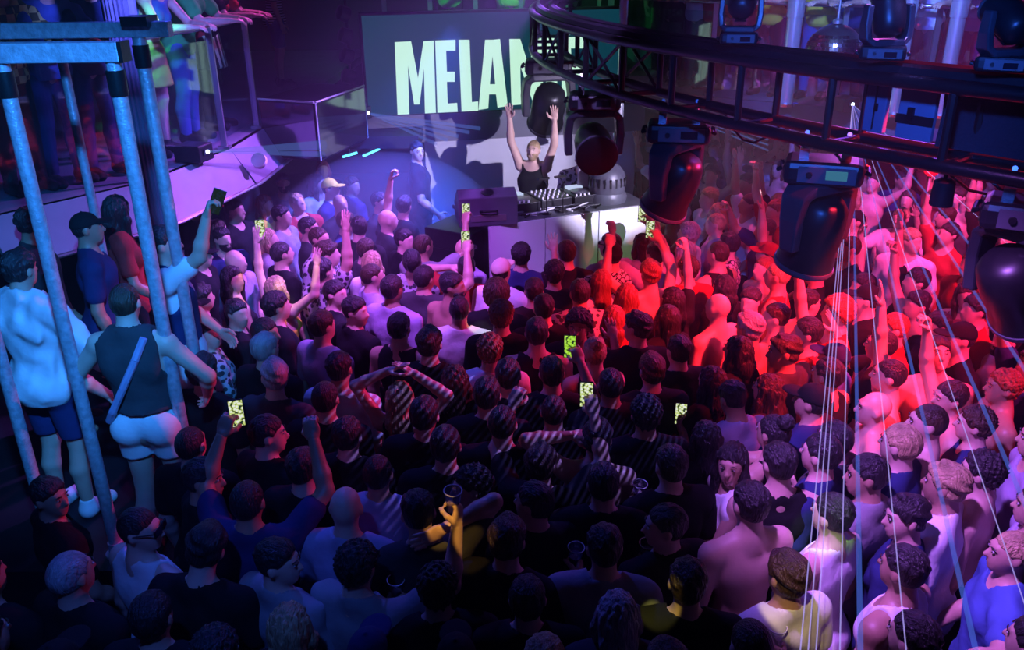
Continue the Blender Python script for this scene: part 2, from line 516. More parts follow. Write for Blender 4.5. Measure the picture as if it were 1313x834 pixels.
class Field:
    def __init__(self, lo, hi, h):
        self.lo = np.array(lo, float)
        self.h = h
        self.n = np.ceil((np.array(hi) - self.lo) / h).astype(int) + 1
        self.ax = [self.lo[i] + h * np.arange(self.n[i]) for i in range(3)]
        self.F = np.full(tuple(self.n), 0.3, np.float32)

    def sub(self, lo, hi):
        s = []
        for i in range(3):
            a = int(np.clip(math.floor((lo[i] - self.lo[i]) / self.h), 0, self.n[i] - 1))
            b = int(np.clip(math.ceil((hi[i] - self.lo[i]) / self.h) + 1, a + 1, self.n[i]))
            s.append(slice(a, b))
        X = self.ax[0][s[0]][:, None, None]
        Y = self.ax[1][s[1]][None, :, None]
        Z = self.ax[2][s[2]][None, None, :]
        return tuple(s), X, Y, Z

    def put(self, s, d, k, cut=False):
        if cut:
            self.F[s] = -smin(-self.F[s], d, k) if k > 0 else np.maximum(self.F[s], -d)
        else:
            self.F[s] = smin(self.F[s], d, k) if k > 0 else np.minimum(self.F[s], d)

    def cone(self, a, b, ra, rb, k=0.02, cut=False):
        a, b = np.array(a, float), np.array(b, float)
        m = max(ra, rb) + k + 2.5 * self.h
        s, X, Y, Z = self.sub(np.minimum(a, b) - m, np.maximum(a, b) + m)
        ba = b - a
        L = max(float(ba @ ba), 1e-9)
        px, py, pz = X - a[0], Y - a[1], Z - a[2]
        t = np.clip((px * ba[0] + py * ba[1] + pz * ba[2]) / L, 0, 1)
        d = np.sqrt((px - ba[0] * t) ** 2 + (py - ba[1] * t) ** 2 + (pz - ba[2] * t) ** 2) - (ra + (rb - ra) * t)
        self.put(s, d.astype(np.float32), k, cut)

    def ell(self, c, r, M=None, k=0.02, cut=False, thick=None):
        c, r = np.array(c, float), np.array(r, float)
        m = r.max() + k + 2.5 * self.h + 0.03
        s, X, Y, Z = self.sub(c - m, c + m)
        p = [X - c[0], Y - c[1], Z - c[2]]
        if M is not None:
            p = [p[0] * M[0][i] + p[1] * M[1][i] + p[2] * M[2][i] for i in range(3)]
        k0 = np.sqrt((p[0] / r[0]) ** 2 + (p[1] / r[1]) ** 2 + (p[2] / r[2]) ** 2)
        k1 = np.sqrt((p[0] / r[0] ** 2) ** 2 + (p[1] / r[1] ** 2) ** 2 + (p[2] / r[2] ** 2) ** 2)
        d = k0 * (k0 - 1) / np.maximum(k1, 1e-6)
        if thick is not None:
            d = d - thick(*p)
        self.put(s, d.astype(np.float32), k, cut)

    def half(self, n, c):
        """keep where n.p > c"""
        d = n[0] * self.ax[0][:, None, None] + n[1] * self.ax[1][None, :, None] + n[2] * self.ax[2][None, None, :] - c
        self.F = np.maximum(self.F, -d.astype(np.float32))

    def nets(self):
        F = self.F
        F = F.copy()
        F[0], F[-1] = 0.3, 0.3
        F[:, 0], F[:, -1] = 0.3, 0.3
        F[:, :, 0], F[:, :, -1] = 0.3, 0.3
        I = F < 0
        C = np.zeros(tuple(self.n - 1), np.uint8)
        offs = [(i, j, k) for i in (0, 1) for j in (0, 1) for k in (0, 1)]
        for i, j, k in offs:
            C += I[i:i + self.n[0] - 1, j:j + self.n[1] - 1, k:k + self.n[2] - 1]
        idx = np.argwhere((C > 0) & (C < 8))
        if len(idx) == 0:
            return np.zeros((0, 3)), np.zeros((0, 4), int)
        vals = [F[idx[:, 0] + o[0], idx[:, 1] + o[1], idx[:, 2] + o[2]] for o in offs]
        pos = np.zeros((len(idx), 3))
        cnt = np.zeros(len(idx))
        for a in range(8):
            for b in range(a + 1, 8):
                oa, ob = np.array(offs[a]), np.array(offs[b])
                if np.abs(oa - ob).sum() != 1:
                    continue
                m = (vals[a] < 0) != (vals[b] < 0)
                t = np.where(m, vals[a] / np.where(m, vals[a] - vals[b], 1), 0)
                pos += m[:, None] * (oa + t[:, None] * (ob - oa))
                cnt += m
        V = self.lo + self.h * (idx + pos / cnt[:, None])
        ID = np.full(C.shape, -1, np.int64)
        ID[idx[:, 0], idx[:, 1], idx[:, 2]] = np.arange(len(idx))
        Q = []
        for ax in range(3):
            b, c = (ax + 1) % 3, (ax + 2) % 3
            s0 = [slice(None)] * 3
            s1 = [slice(None)] * 3
            s0[ax] = slice(0, -1)
            s1[ax] = slice(1, None)
            ch = I[tuple(s0)] != I[tuple(s1)]
            e = np.argwhere(ch)
            e = e[(e[:, b] > 0) & (e[:, c] > 0) & (e[:, b] < self.n[b] - 1) & (e[:, c] < self.n[c] - 1)]
            ins = I[e[:, 0], e[:, 1], e[:, 2]]
            q = []
            for db, dc in ((-1, -1), (0, -1), (0, 0), (-1, 0)):
                g = e.copy()
                g[:, b] += db
                g[:, c] += dc
                q.append(ID[g[:, 0], g[:, 1], g[:, 2]])
            q = np.stack(q, 1)
            q[~ins] = q[~ins][:, ::-1]
            Q.append(q)
        return V, np.concatenate(Q)


def np_mesh(name, parts):
    V = np.concatenate([p[0] for p in parts])
    off, Q = 0, []
    for v, q in parts:
        Q.append(q + off)
        off += len(v)
    Q = np.concatenate(Q)
    me = bpy.data.meshes.new(name)
    me.vertices.add(len(V))
    me.vertices.foreach_set('co', V.astype(np.float32).ravel())
    me.loops.add(len(Q) * 4)
    me.loops.foreach_set('vertex_index', Q.astype(np.int32).ravel())
    me.polygons.add(len(Q))
    me.polygons.foreach_set('loop_start', np.arange(0, len(Q) * 4, 4, dtype=np.int32))
    me.polygons.foreach_set('use_smooth', np.ones(len(Q), dtype=bool))
    me.update(calc_edges=True)
    return me


def rot3(pitch=0, yaw=0, roll=0):
    """pitch > 0 looks up, yaw > 0 turns to the person's own left"""
    return np.array(Matrix.Rotation(R(yaw), 3, 'Z') @ Matrix.Rotation(R(pitch), 3, 'X') @ Matrix.Rotation(R(roll), 3, 'Y'))


_hand_cache = {}


def hand(kind):
    if kind in _hand_cache:
        return _hand_cache[kind]
    f = Field((-0.085, -0.05, -0.05), (0.06, 0.10, 0.21), 0.0055)
    f.cone((0, 0, -0.05), (0, 0, 0.01), 0.026, 0.024, 0.01)
    f.ell((0, 0.002, 0.05), (0.042, 0.017, 0.052), k=0.02)
    for i, (x, L) in enumerate(((-0.029, 0.074), (-0.010, 0.084), (0.010, 0.078), (0.028, 0.060))):
        p = np.array((x, 0.002, 0.084))
        sp = {'open': 0.20, 'relax': 0.05, 'grip': 0.0}[kind] * (x / 0.03)
        for s_, (fr, ang) in enumerate(zip((0.45, 0.32, 0.23), {'open': (4, 10, 16), 'relax': (22, 45, 62), 'grip': (50, 105, 150)}[kind])):
            d = np.array((math.sin(sp) * math.cos(R(ang)), math.sin(R(ang)), math.cos(sp) * math.cos(R(ang))))
            q = p + d * L * fr
            f.cone(p, q, 0.0092 - 0.0008 * s_, 0.0086 - 0.0008 * s_, 0.006)
            p = q
    p = np.array((-0.026, 0.006, 0.022))
    for d, L, r in (((-0.75, 0.35, 0.55), 0.040, 0.0135), ((-0.40, 0.40, 0.82), 0.032, 0.0105), ((-0.15, 0.35, 0.92), 0.024, 0.0095)) if kind != 'grip' else \
            (((-0.55, 0.65, 0.55), 0.038, 0.0135), ((0.05, 0.80, 0.60), 0.032, 0.0105), ((0.45, 0.75, 0.45), 0.024, 0.0095)):
        q = p + np.array(d) * L
        f.cone(p, q, r, r * 0.92, 0.010)
        p = q
    _hand_cache[kind] = f.nets()
    return _hand_cache[kind]


# arm = upper-arm direction, forearm direction (out, forward, up), hand, palm normal (out, forward, up)
ARM = {
    'down': ((0.20, -0.04, -0.98), (0.06, 0.28, -0.95), 'relax', (-1, 0.1, 0)),
    'loose': ((0.28, 0.12, -0.95), (-0.15, 0.70, -0.70), 'relax', (-0.9, 0, -0.3)),
    'up': ((0.34, 0.16, 0.93), (0.02, 0.12, 1.0), 'open', (0, 1, 0)),
    'upfist': ((0.30, 0.30, 0.88), (0.0, 0.18, 1.0), 'grip', (-0.4, 0.9, 0)),
    'wide': ((0.72, 0.20, 0.58), (0.10, 0.15, 0.98), 'open', (0, 1, 0)),
    'phone': ((0.40, 0.62, 0.42), (-0.28, 0.42, 0.87), 'grip', (-0.2, 0.95, 0)),
    'low_phone': ((0.22, 0.40, -0.85), (-0.30, 0.72, 0.62), 'grip', (-0.3, -0.2, 0.9)),
    'cup': ((0.26, 0.30, -0.92), (-0.10, 0.82, 0.56), 'grip', (-1, 0, 0)),
    'cup_high': ((0.42, 0.60, 0.20), (-0.15, 0.50, 0.85), 'grip', (-1, 0, 0)),
    'clap': ((0.60, 0.12, 0.78), (-0.88, 0.10, 0.46), 'open', (-1, 0, -0.2)),
    'over': ((0.80, 0.05, 0.62), (-0.92, 0.22, 0.02), 'relax', (0, 0.2, -1)),
    'front': ((0.25, 0.72, -0.20), (-0.12, 0.35, 0.92), 'open', (0, 1, 0)),
    'neck': ((0.62, 0.10, 0.72), (-0.90, -0.42, -0.22), 'open', (0, 1, 0.2)),
    'rail': ((0.25, 0.80, -0.50), (-0.45, 0.85, 0.40), 'relax', (0, 0, -1)),
    'point': ((0.45, 0.75, 0.42), (0.1, 0.85, 0.5), 'open', (0, 0, -1)),
    'reach': ((0.22, 0.72, 0.55), (0.02, 0.30, 0.95), 'grip', (0, 0.9, 0)),
    'table': ((0.20, 0.30, -0.93), (-0.05, 0.90, -0.35), 'relax', (0, 0, -1)),
    'side': ((0.62, 0.10, -0.72), (-0.30, 0.55, -0.72), 'relax', (-1, 0, 0)),
    'around': ((0.90, 0.25, 0.05), (0.35, 0.85, -0.05), 'relax', (0, 0, -1)),
}
# pose = (right arm, left arm, head (pitch, yaw, roll), torso (pitch, yaw, roll))
POSE = {
    'stand': ('down', 'down', (4, 0, 0), (0, 0, 0)),
    'left': ('loose', 'down', (0, 38, 4), (0, 8, 2)),
    'profile': ('down', 'loose', (2, 62, 0), (0, 20, 0)),
    'tilt': ('loose', 'loose', (-14, 12, 8), (-3, 4, 3)),
    'lookup': ('loose', 'down', (22, 10, 0), (3, 0, 0)),
    'arm': ('up', 'loose', (6, -6, 0), (0, 6, -4)),
    'fist': ('upfist', 'loose', (4, 8, 0), (0, 6, -3)),
    'both': ('up', 'wide', (10, 0, 0), (2, 0, 0)),
    'dj': ('up', 'up', (6, 0, 0), (3, 0, 0)),
    'wide': ('wide', 'wide', (8, 0, 0), (2, 0, 0)),
    'phone': ('phone', 'phone', (2, 0, 0), (0, 0, 0)),
    'phone1': ('phone', 'loose', (2, -8, 0), (0, 6, 0)),
    'lowphone': ('low_phone', 'low_phone', (-16, 0, 0), (-3, 0, 0)),
    'cup': ('cup', 'loose', (0, 12, 0), (0, 0, 0)),
    'cuphigh': ('cup_high', 'loose', (0, 8, 0), (0, 0, 0)),
    'clap': ('clap', 'clap', (0, 0, 0), (0, 0, 0)),
    'over': ('loose', 'over', (-4, -6, 0), (0, 0, 3)),
    'front': ('front', 'loose', (4, 0, 0), (0, 0, 0)),
    'neck': ('loose', 'neck', (-8, -10, 0), (-4, 0, 3)),
    'lean': ('rail', 'rail', (-8, 12, 0), (-24, 0, 0)),
    'reach': ('reach', 'loose', (6, -4, 0), (0, 0, 0)),
    'point': ('point', 'loose', (2, 10, 0), (0, 8, 0)),
    'table': ('table', 'table', (-18, 10, 0), (-10, 0, 0)),
    'side': ('side', 'side', (0, 0, 0), (0, 0, 0)),
    'around': ('loose', 'around', (4, 8, 0), (0, -4, 0)),
}


def unit(v):
    v = np.array(v, float)
    return v / np.linalg.norm(v)


def skeleton(pose, fem):
    ra, la, hd, to = POSE[pose]
    T = rot3(*to)
    piv = np.array((0, 0, 0.95))
    tf = lambda p: piv + T @ (np.array(p, float) - piv)
    S = {'T': T, 'tf': tf}
    H = T @ rot3(*hd)
    neck = tf((0, -0.012, 1.505))
    hc = neck + H @ np.array((0, 0.022, 0.130))
    S['H'], S['hc'], S['neck'] = H, hc, neck
    sw = 0.158 if fem else 0.180
    for side, name in ((1, ra), (-1, la)):
        u, f, hk, pn = ARM[name]
        m = np.array((side, 1, 1))
        u, f, pn = unit(u), unit(f), unit(pn)
        sh = np.array((sw, -0.008, 1.40)) + np.array((-0.03, 0.0, 0.055)) * max(0, u[2])
        sh = tf(sh * m)
        el = sh + T @ (u * m) * 0.29
        wr = el + T @ (f * m) * 0.255
        z = T @ (f * m)
        y = T @ (pn * m)
        y = unit(y - z * (y @ z))
        x = np.cross(y, z)
        S[side] = (sh, el, wr, np.stack((x, y, z), 1), hk)
    return S


_mesh_cache = {}
_skel = {}


def get_skel(pose, fem):
    if (pose, fem) not in _skel:
        _skel[(pose, fem)] = skeleton(pose, fem)
    return _skel[(pose, fem)]


def torso_prims(f, S, g, fem, low=True):
    T, tf = S['T'], S['tf']
    if fem:
        f.ell(tf((0, 0.0, 1.28)), (0.142 + g, 0.100 + g, 0.17 + g), T, 0.05)
        f.ell(tf((0.062, 0.075, 1.27)), (0.058 + g, 0.055 + g, 0.055 + g), T, 0.03)
        f.ell(tf((-0.062, 0.075, 1.27)), (0.058 + g, 0.055 + g, 0.055 + g), T, 0.03)
        f.ell(tf((0, 0.005, 1.09)), (0.120 + g, 0.090 + g, 0.16 + g), T, 0.05)
    else:
        f.ell(tf((0, 0.0, 1.28)), (0.172 + g, 0.112 + g, 0.19 + g), T, 0.05)
        f.ell(tf((0.075, 0.062, 1.31)), (0.075 + g, 0.045 + g, 0.06 + g), T, 0.03)
        f.ell(tf((-0.075, 0.062, 1.31)), (0.075 + g, 0.045 + g, 0.06 + g), T, 0.03)
        f.ell(tf((0.085, -0.062, 1.32)), (0.065 + g, 0.040 + g, 0.10 + g), T, 0.03)
        f.ell(tf((-0.085, -0.062, 1.32)), (0.065 + g, 0.040 + g, 0.10 + g), T, 0.03)
        f.ell(tf((0, 0.005, 1.08)), (0.140 + g, 0.102 + g, 0.17 + g), T, 0.05)
    for s in (1, -1):
        f.cone(tf((0, -0.02, 1.47)), S[s][0], 0.050 + g, 0.056 + g, 0.04)
    if low:
        w = 0.165 if fem else 0.158
        e = 0.016 if g > 0 else 0
        f.ell((0, -0.012, 0.925), (w + g + e, 0.122 + g + e, 0.15 + g), None, 0.05)
        if g > 0:
            f.ell((0, -0.055, 0.90), (w + g + 0.006, 0.085 + g + e, 0.10 + g), None, 0.04)


def legs_prims(f, S, g, cut_z=None):
    for s in (1, -1):
        hip, kn, an = (0.088 * s, 0, 0.90), (0.105 * s, 0.015, 0.50), (0.115 * s, -0.02, 0.085)
        f.cone(hip, kn, 0.088 + g, 0.056 + g, 0.03)
        f.ell((0.086 * s, -0.062, 0.90), (0.085 + g, 0.070 + g, 0.085 + g), None, 0.03)
        if cut_z is None or cut_z < 0.5:
            mid = (0.112 * s, -0.022, 0.34)
            f.cone(kn, mid, 0.052 + g, 0.054 + g, 0.02)
            f.cone(mid, an, 0.054 + g, 0.036 + g, 0.02)


HS = 0.925


def head_prims(f, S):
    H, hc = S['H'], S['hc']
    L = lambda *p: hc + H @ np.array(p) * HS
    f.cone(S['tf']((0, -0.03, 1.43)), L(0, -0.022, -0.06), 0.060, 0.053, 0.03)
    f.ell(L(0, -0.012, 0.012), tuple(HS * v for v in (0.076, 0.096, 0.097)), H, 0.02)
    f.ell(L(0, 0.034, -0.045), tuple(HS * v for v in (0.057, 0.060, 0.078)), H, 0.03)
    f.ell(L(0, 0.060, -0.098), tuple(HS * v for v in (0.026, 0.022, 0.022)), H, 0.02)
    f.cone(L(-0.030, 0.080, 0.022), L(0.030, 0.080, 0.022), 0.011, 0.011, 0.02)
    f.ell(L(0.032, 0.106, -0.002), tuple(HS * v for v in (0.018, 0.016, 0.012)), H, 0.012, cut=True)
    f.ell(L(-0.032, 0.106, -0.002), tuple(HS * v for v in (0.018, 0.016, 0.012)), H, 0.012, cut=True)
    f.cone(L(0, 0.094, 0.0), L(0, 0.108, -0.038), 0.008, 0.013, 0.012)
    f.ell(L(0, 0.090, -0.068), tuple(HS * v for v in (0.022, 0.010, 0.009)), H, 0.008)
    for s in (1, -1):
        f.ell(L(0.078 * s, -0.008, -0.012), tuple(HS * v for v in (0.011, 0.020, 0.032)), H, 0.008)


def arm_prims(f, S, s, g=0.0, fem=False, part=1.0):
    sh, el, wr, M, hk = S[s]
    q = 0.86 if fem else 1.0
    if part < 1.0:
        e = sh + (el - sh) * part
        f.cone(sh, e, 0.054 * q + g, (0.054 - 0.010 * part) * q + g + 0.004, 0.03)
        return
    f.cone(sh, el, 0.054 * q + g, 0.041 * q + g, 0.03)
    mid = el + (wr - el) * 0.3
    f.cone(el, mid, 0.040 * q + g, 0.042 * q + g, 0.02)
    f.cone(mid, wr, 0.042 * q + g, 0.0275 + g, 0.02)


def body_mesh(pose, fem, kind, h):
    key = (pose, fem, kind, h)
    if key in _mesh_cache:
        return _mesh_cache[key]
    S = get_skel(pose, fem)
    pts = [S['hc'] + 0.13, S['hc'] - 0.13]
    for s in (1, -1):
        pts += [S[s][0], S[s][1], S[s][2]]
    pts = np.array(pts)
    lo = np.minimum(pts.min(0) - 0.09, (-0.27, -0.20, -0.02))
    hi = np.maximum(pts.max(0) + 0.09, (0.27, 0.24, 1.6))
    T, tf = S['T'], S['tf']
    if kind == 'body':
        f = Field(lo, hi, h)
        torso_prims(f, S, 0.0, fem)
        legs_prims(f, S, 0.0)
        for s in (1, -1):
            arm_prims(f, S, s, 0, fem)
            f.cone((0.118 * s, -0.03, 0.045), (0.128 * s, 0.13, 0.032), 0.042, 0.032, 0.02)
        head_prims(f, S)
        V, Q = f.nets()
        parts = [(V, Q)]
        for s in (1, -1):
            sh, el, wr, M, hk = S[s]
            hv, hq = hand(hk)
            hv = hv * np.array((s, 1, 1)) * (0.90 if fem else 1.0)
            if s < 0:
                hq = hq[:, ::-1]
            parts.append((wr + hv @ M.T, hq))
        me = np_mesh('body', parts)
    elif kind in ('tee', 'tank', 'shirt', 'vest', 'croptop'):
        lo[2], hi[2] = 0.74, min(hi[2], S['hc'][2] + 0.06 if kind != 'tee' and kind != 'shirt' else hi[2])
        f = Field(lo, hi, h)
        g = {'tee': 0.015, 'shirt': 0.030, 'vest': 0.020}.get(kind, 0.009)
        torso_prims(f, S, g, fem)
        if kind in ('tee', 'shirt'):
            for s in (1, -1):
                if kind == 'tee':
                    arm_prims(f, S, s, 0.016, fem, 0.62)
                else:
                    arm_prims(f, S, s, 0.020, fem)
            f.cone(tf((0, 0.02, 1.50)), tf((0, 0.0, 1.62)), 0.078, 0.10, 0.0, cut=True)
        else:
            f.cone(tf((0, 0.03, 1.50)), tf((0, 0.02, 1.62)), 0.105 if kind != 'vest' else 0.085, 0.12, 0.0, cut=True)
            for s in (1, -1):
                sh = S[s][0]
                out = tf((0.05 * s, 0, 1.40)) - tf((0, 0, 1.40))
                f.cone(sh + out * 0.55 + T @ np.array((0, 0, -0.10)), sh + out * 0.75 + T @ np.array((0, 0, 0.12)), 0.080, 0.095, 0.0, cut=True)
        wv = {'tee': 0.004, 'shirt': 0.009, 'vest': 0.003}.get(kind, 0.0015)
        X, Y, Z = f.ax[0][:, None, None], f.ax[1][None, :, None], f.ax[2][None, None, :]
        f.F = f.F + (wv * wob(7, 0.10, len(pose) + len(kind))(X, Y, Z * 0.55)).astype(np.float32)
        f.half((0, 0, 1), {'croptop': 1.12, 'vest': 1.02}.get(kind, 0.83))
        me = np_mesh(kind, [f.nets()])
    elif kind in ('trousers', 'shorts', 'trunks', 'skirt'):
        lo = np.array((-0.27, -0.22, 0.04))
        hi = np.array((0.27, 0.22, 1.12))
        f = Field(lo, hi, h)
        w = 0.165 if fem else 0.158
        f.ell((0, -0.005, 0.945), (w + 0.012, 0.128, 0.13), None, 0.05)
        cz = {'trousers': 0.06, 'shorts': 0.56, 'trunks': 0.70, 'skirt': 0.62}[kind]
        legs_prims(f, S, 0.014 if kind == 'trousers' else 0.020, cz)
        if kind == 'skirt':
            f.cone((0, -0.01, 0.92), (0, -0.01, 0.60), 0.16, 0.205, 0.03)
        f.half((0, 0, 1), cz)
        f.half((0, 0, -1), -1.04)
        me = np_mesh(kind, [f.nets()])
    else:  # shoe, one foot, side given by the kind
        s = 1 if kind == 'shoe_r' else -1
        f = Field((min(0.02 * s, 0.24 * s), -0.14, -0.01), (max(0.02 * s, 0.24 * s), 0.24, 0.17), 0.009)
        f.cone((0.118 * s, -0.035, 0.05), (0.130 * s, 0.14, 0.036), 0.055, 0.042, 0.02)
        f.cone((0.115 * s, -0.03, 0.05), (0.115 * s, -0.025, 0.12), 0.052, 0.046, 0.02)
        f.half((0, 0, 1), 0.0)
        f.half((0, 0, -1), -0.125)
        me = np_mesh('shoe', [f.nets()])
    _mesh_cache[key] = me
    return me


# ------------------------------------------------------------------ hair and hats (head space)
def wob(n, wl, seed):
    g = np.random.default_rng(seed)
    ks = g.normal(size=(n, 3))
    ks = ks / np.linalg.norm(ks, axis=1)[:, None] * (2 * math.pi / wl) * g.uniform(0.7, 1.3, (n, 1))
    ph = g.uniform(0, 6.28, n)

    def f(x, y, z):
        out = 0
        for k, p in zip(ks, ph):
            out = out + np.sin(k[0] * x + k[1] * y + k[2] * z + p)
        return out / math.sqrt(n)
    return f


def sstep(x, a, b):
    t = np.clip((x - a) / (b - a), 0, 1)
    return t * t * (3 - 2 * t)


SK_C, SK_R = (0, -0.012, 0.012), (0.076, 0.096, 0.097)
_hair_cache = {}


def hair_mesh(style, h):
    key = (style, h)
    if key in _hair_cache:
        return _hair_cache[key]
    f = Field((-0.16, -0.24, -0.44), (0.16, 0.20, 0.22), h)
    line, ears = -0.0125, True
    if style == 'buzz':
        f.ell(SK_C, SK_R, None, 0, thick=lambda x, y, z: 0.0045 + 0 * x)
    elif style == 'short':
        w1 = wob(8, 0.034, 3)
        f.ell(SK_C, SK_R, None, 0, thick=lambda x, y, z: 0.007 + 0.008 * sstep(z, -0.03, 0.07) + 0.0026 * w1(x, y * 0.45, z))
    elif style == 'fade':
        w1 = wob(8, 0.030, 5)
        f.ell(SK_C, SK_R, None, 0, thick=lambda x, y, z: 0.004 + 0.013 * sstep(z, -0.01, 0.065) + 0.0036 * sstep(z, -0.02, 0.05) * w1(x, y * 0.45, z))
    elif style == 'curly':
        w1 = wob(14, 0.026, 7)
        f.ell(SK_C, SK_R, None, 0, thick=lambda x, y, z: 0.011 + 0.010 * sstep(z, -0.03, 0.05) + 0.0062 * w1(x, y, z))
    elif style == 'wavy':
        w1 = wob(10, 0.045, 9)
        f.ell(SK_C, SK_R, None, 0, thick=lambda x, y, z: 0.008 + 0.013 * sstep(z, -0.02, 0.07) + 0.005 * w1(x * 0.6, y * 0.5, z) + 0.008 * sstep(y, 0.0, 0.09))
    elif style == 'afro':
        w1 = wob(16, 0.024, 13)
        f.ell(SK_C, SK_R, None, 0, thick=lambda x, y, z: 0.034 + 0.006 * w1(x, y, z))
        ears = False
    elif style in ('long', 'bob'):
        w1 = wob(10, 0.030, 21)
        f.ell(SK_C, SK_R, None, 0, thick=lambda x, y, z: 0.010 + 0.0035 * w1(x, y, z * 0.25))
        n = np.array((0, -0.64, 0.766))
        f.half(n, line)
        L = 1.0 if style == 'long' else 0.42
        f.cone((0, -0.045, -0.01), (0, -0.075, -0.06 - 0.10 * L), 0.080, 0.074, 0.03)
        f.cone((0, -0.075, -0.06 - 0.10 * L), (0, -0.085, -0.06 - 0.30 * L), 0.080, 0.045 if L == 1 else 0.06, 0.03)
        for s in (1, -1):
            f.cone((0.070 * s, 0.0, 0.02), (0.083 * s, 0.005, -0.08), 0.024, 0.030, 0.03)
            f.cone((0.083 * s, 0.005, -0.08), (0.082 * s, 0.0, -0.08 - 0.16 * L), 0.030, 0.022, 0.03)
        X, Y, Z = f.ax[0][:, None, None], f.ax[1][None, :, None], f.ax[2][None, None, :]
        f.F = f.F + (0.004 * wob(10, 0.022, 22)(X, Y, Z * 0.15)).astype(np.float32)
        f.ell((0, 0.075, -0.05), (0.062, 0.075, 0.10), None, 0.01, cut=True)
    elif style in ('ponytail', 'bun'):
        w1 = wob(10, 0.02, 23)
        f.ell(SK_C, SK_R, None, 0, thick=lambda x, y, z: 0.008 + 0.002 * w1(x, y, z))
    elif style == 'beanie':
        f.ell((0, -0.012, 0.02), (0.086, 0.104, 0.105), None, 0)
        f.half((0, -0.30, 0.954), 0.008)
        f.ell((0, -0.012, 0.028), (0.092, 0.110, 0.020), None, 0.006)
        f.h = h
    elif style == 'cap':
        f.ell((0, -0.012, 0.020), (0.086, 0.105, 0.100), None, 0)
        f.half((0, -0.10, 0.995), 0.022)
        f.ell((0, 0.105, 0.032), (0.072, 0.085, 0.010), None, 0.006)
        f.ell((0, -0.012, 0.122), (0.010, 0.010, 0.008), None, 0.004)
    if style not in ('long', 'bob', 'beanie', 'cap'):
        X, Y, Z = f.ax[0][:, None, None], f.ax[1][None, :, None], f.ax[2][None, None, :]
        edge = -0.64 * Y + 0.766 * Z - line + 0.006 * wob(9, 0.035, 41)(X, Y, Z) - 0.10 * np.maximum(0, np.abs(X) - 0.045) * (Y > 0.03)
        f.F = np.maximum(f.F, -edge.astype(np.float32))
        if ears:
            for s in (1, -1):
                f.cone((0.075 * s, 0.0, -0.012), (0.105 * s, 0.0, -0.012), 0.026, 0.034, 0.004, cut=True)
                f.cone((0.075 * s, 0.055, -0.02), (0.105 * s, 0.055, -0.02), 0.036, 0.036, 0.004, cut=True)
    if style == 'ponytail':
        f.ell((0, -0.115, 0.045), (0.024, 0.024, 0.024), None, 0.01)
        f.cone((0, -0.125, 0.045), (0, -0.160, -0.03), 0.020, 0.034, 0.02)
        f.cone((0, -0.160, -0.03), (0, -0.155, -0.22), 0.034, 0.014, 0.02)
    if style == 'bun':
        w2 = wob(8, 0.03, 31)
        f.ell((0, -0.075, 0.110), (0.052, 0.052, 0.046), None, 0.008, thick=lambda x, y, z: 0.004 * w2(x, y, z))
    me = np_mesh('hair', [f.nets()])
    _hair_cache[key] = me
    return me


def beard_mesh():
    if 'beard' not in _hair_cache:
        f = Field((-0.09, -0.02, -0.15), (0.09, 0.14, 0.02), 0.009)
        f.ell((0, 0.034, -0.050), (0.066, 0.066, 0.082), None, 0)
        f.ell((0, 0.060, -0.105), (0.034, 0.030, 0.026), None, 0.02)
        f.half((0, 0, -1), 0.040)
        f.half((0, 1, 0), 0.002)
        f.ell((0, 0.100, -0.066), (0.024, 0.030, 0.010), None, 0.004, cut=True)
        _hair_cache['beard'] = np_mesh('beard', [f.nets()])
    return _hair_cache['beard']


def eye_mesh():
    if 'eye' not in _hair_cache:
        b = MB()
        b.lathe([(0.002, 0.0065), (0.008, 0.0035), (0.0095, 0.0), (0.008, -0.0035), (0.002, -0.0065)], 10, Matrix.Diagonal((1.15, 0.8, 0.8, 1)))
        nf = len(b.f)
        b.lathe([(0.001, 0.0045), (0.0048, 0.003), (0.0048, -0.003), (0.001, -0.0045)], 8, Matrix.Translation((0, 0.0045, 0.0)))
        me = b.mesh('eye', 60)
        me.materials.append(mat('eye_white', (0.40, 0.38, 0.36), 0.35))
        me.materials.append(mat('eye_dark', (0.02, 0.012, 0.008), 0.35))
        for p in me.polygons:
            p.material_index = 0 if p.index < nf else 1
        _hair_cache['eye'] = me
        b = MB().tube([(-0.016, 0.003, -0.005), (0.0, 0.0, 0.0), (0.016, -0.0105, -0.005)], 0.0032, 6)
        _hair_cache['brow'] = b.mesh('eyebrow', 60)
        _hair_cache['brow'].materials.append(MATS['eye_dark'])
    return _hair_cache['eye'], _hair_cache['brow']


def glasses_mesh():
    if 'glasses' not in _hair_cache:
        b = MB()
        for s in (1, -1):
            b.box((0.034 * s, 0.106, 0.000), (0.054, 0.008, 0.036), Matrix.Rotation(R(-10 * s), 3, 'Z'))
            b.tube([(0.062 * s, 0.098, 0.006), (0.082 * s, 0.02, 0.006), (0.082 * s, -0.02, 0.0)], 0.004, 6)
        b.tube([(-0.012, 0.108, 0.006), (0.012, 0.108, 0.006)], 0.004, 6)
        _hair_cache['glasses'] = b.mesh('sunglasses')
    return _hair_cache['glasses']


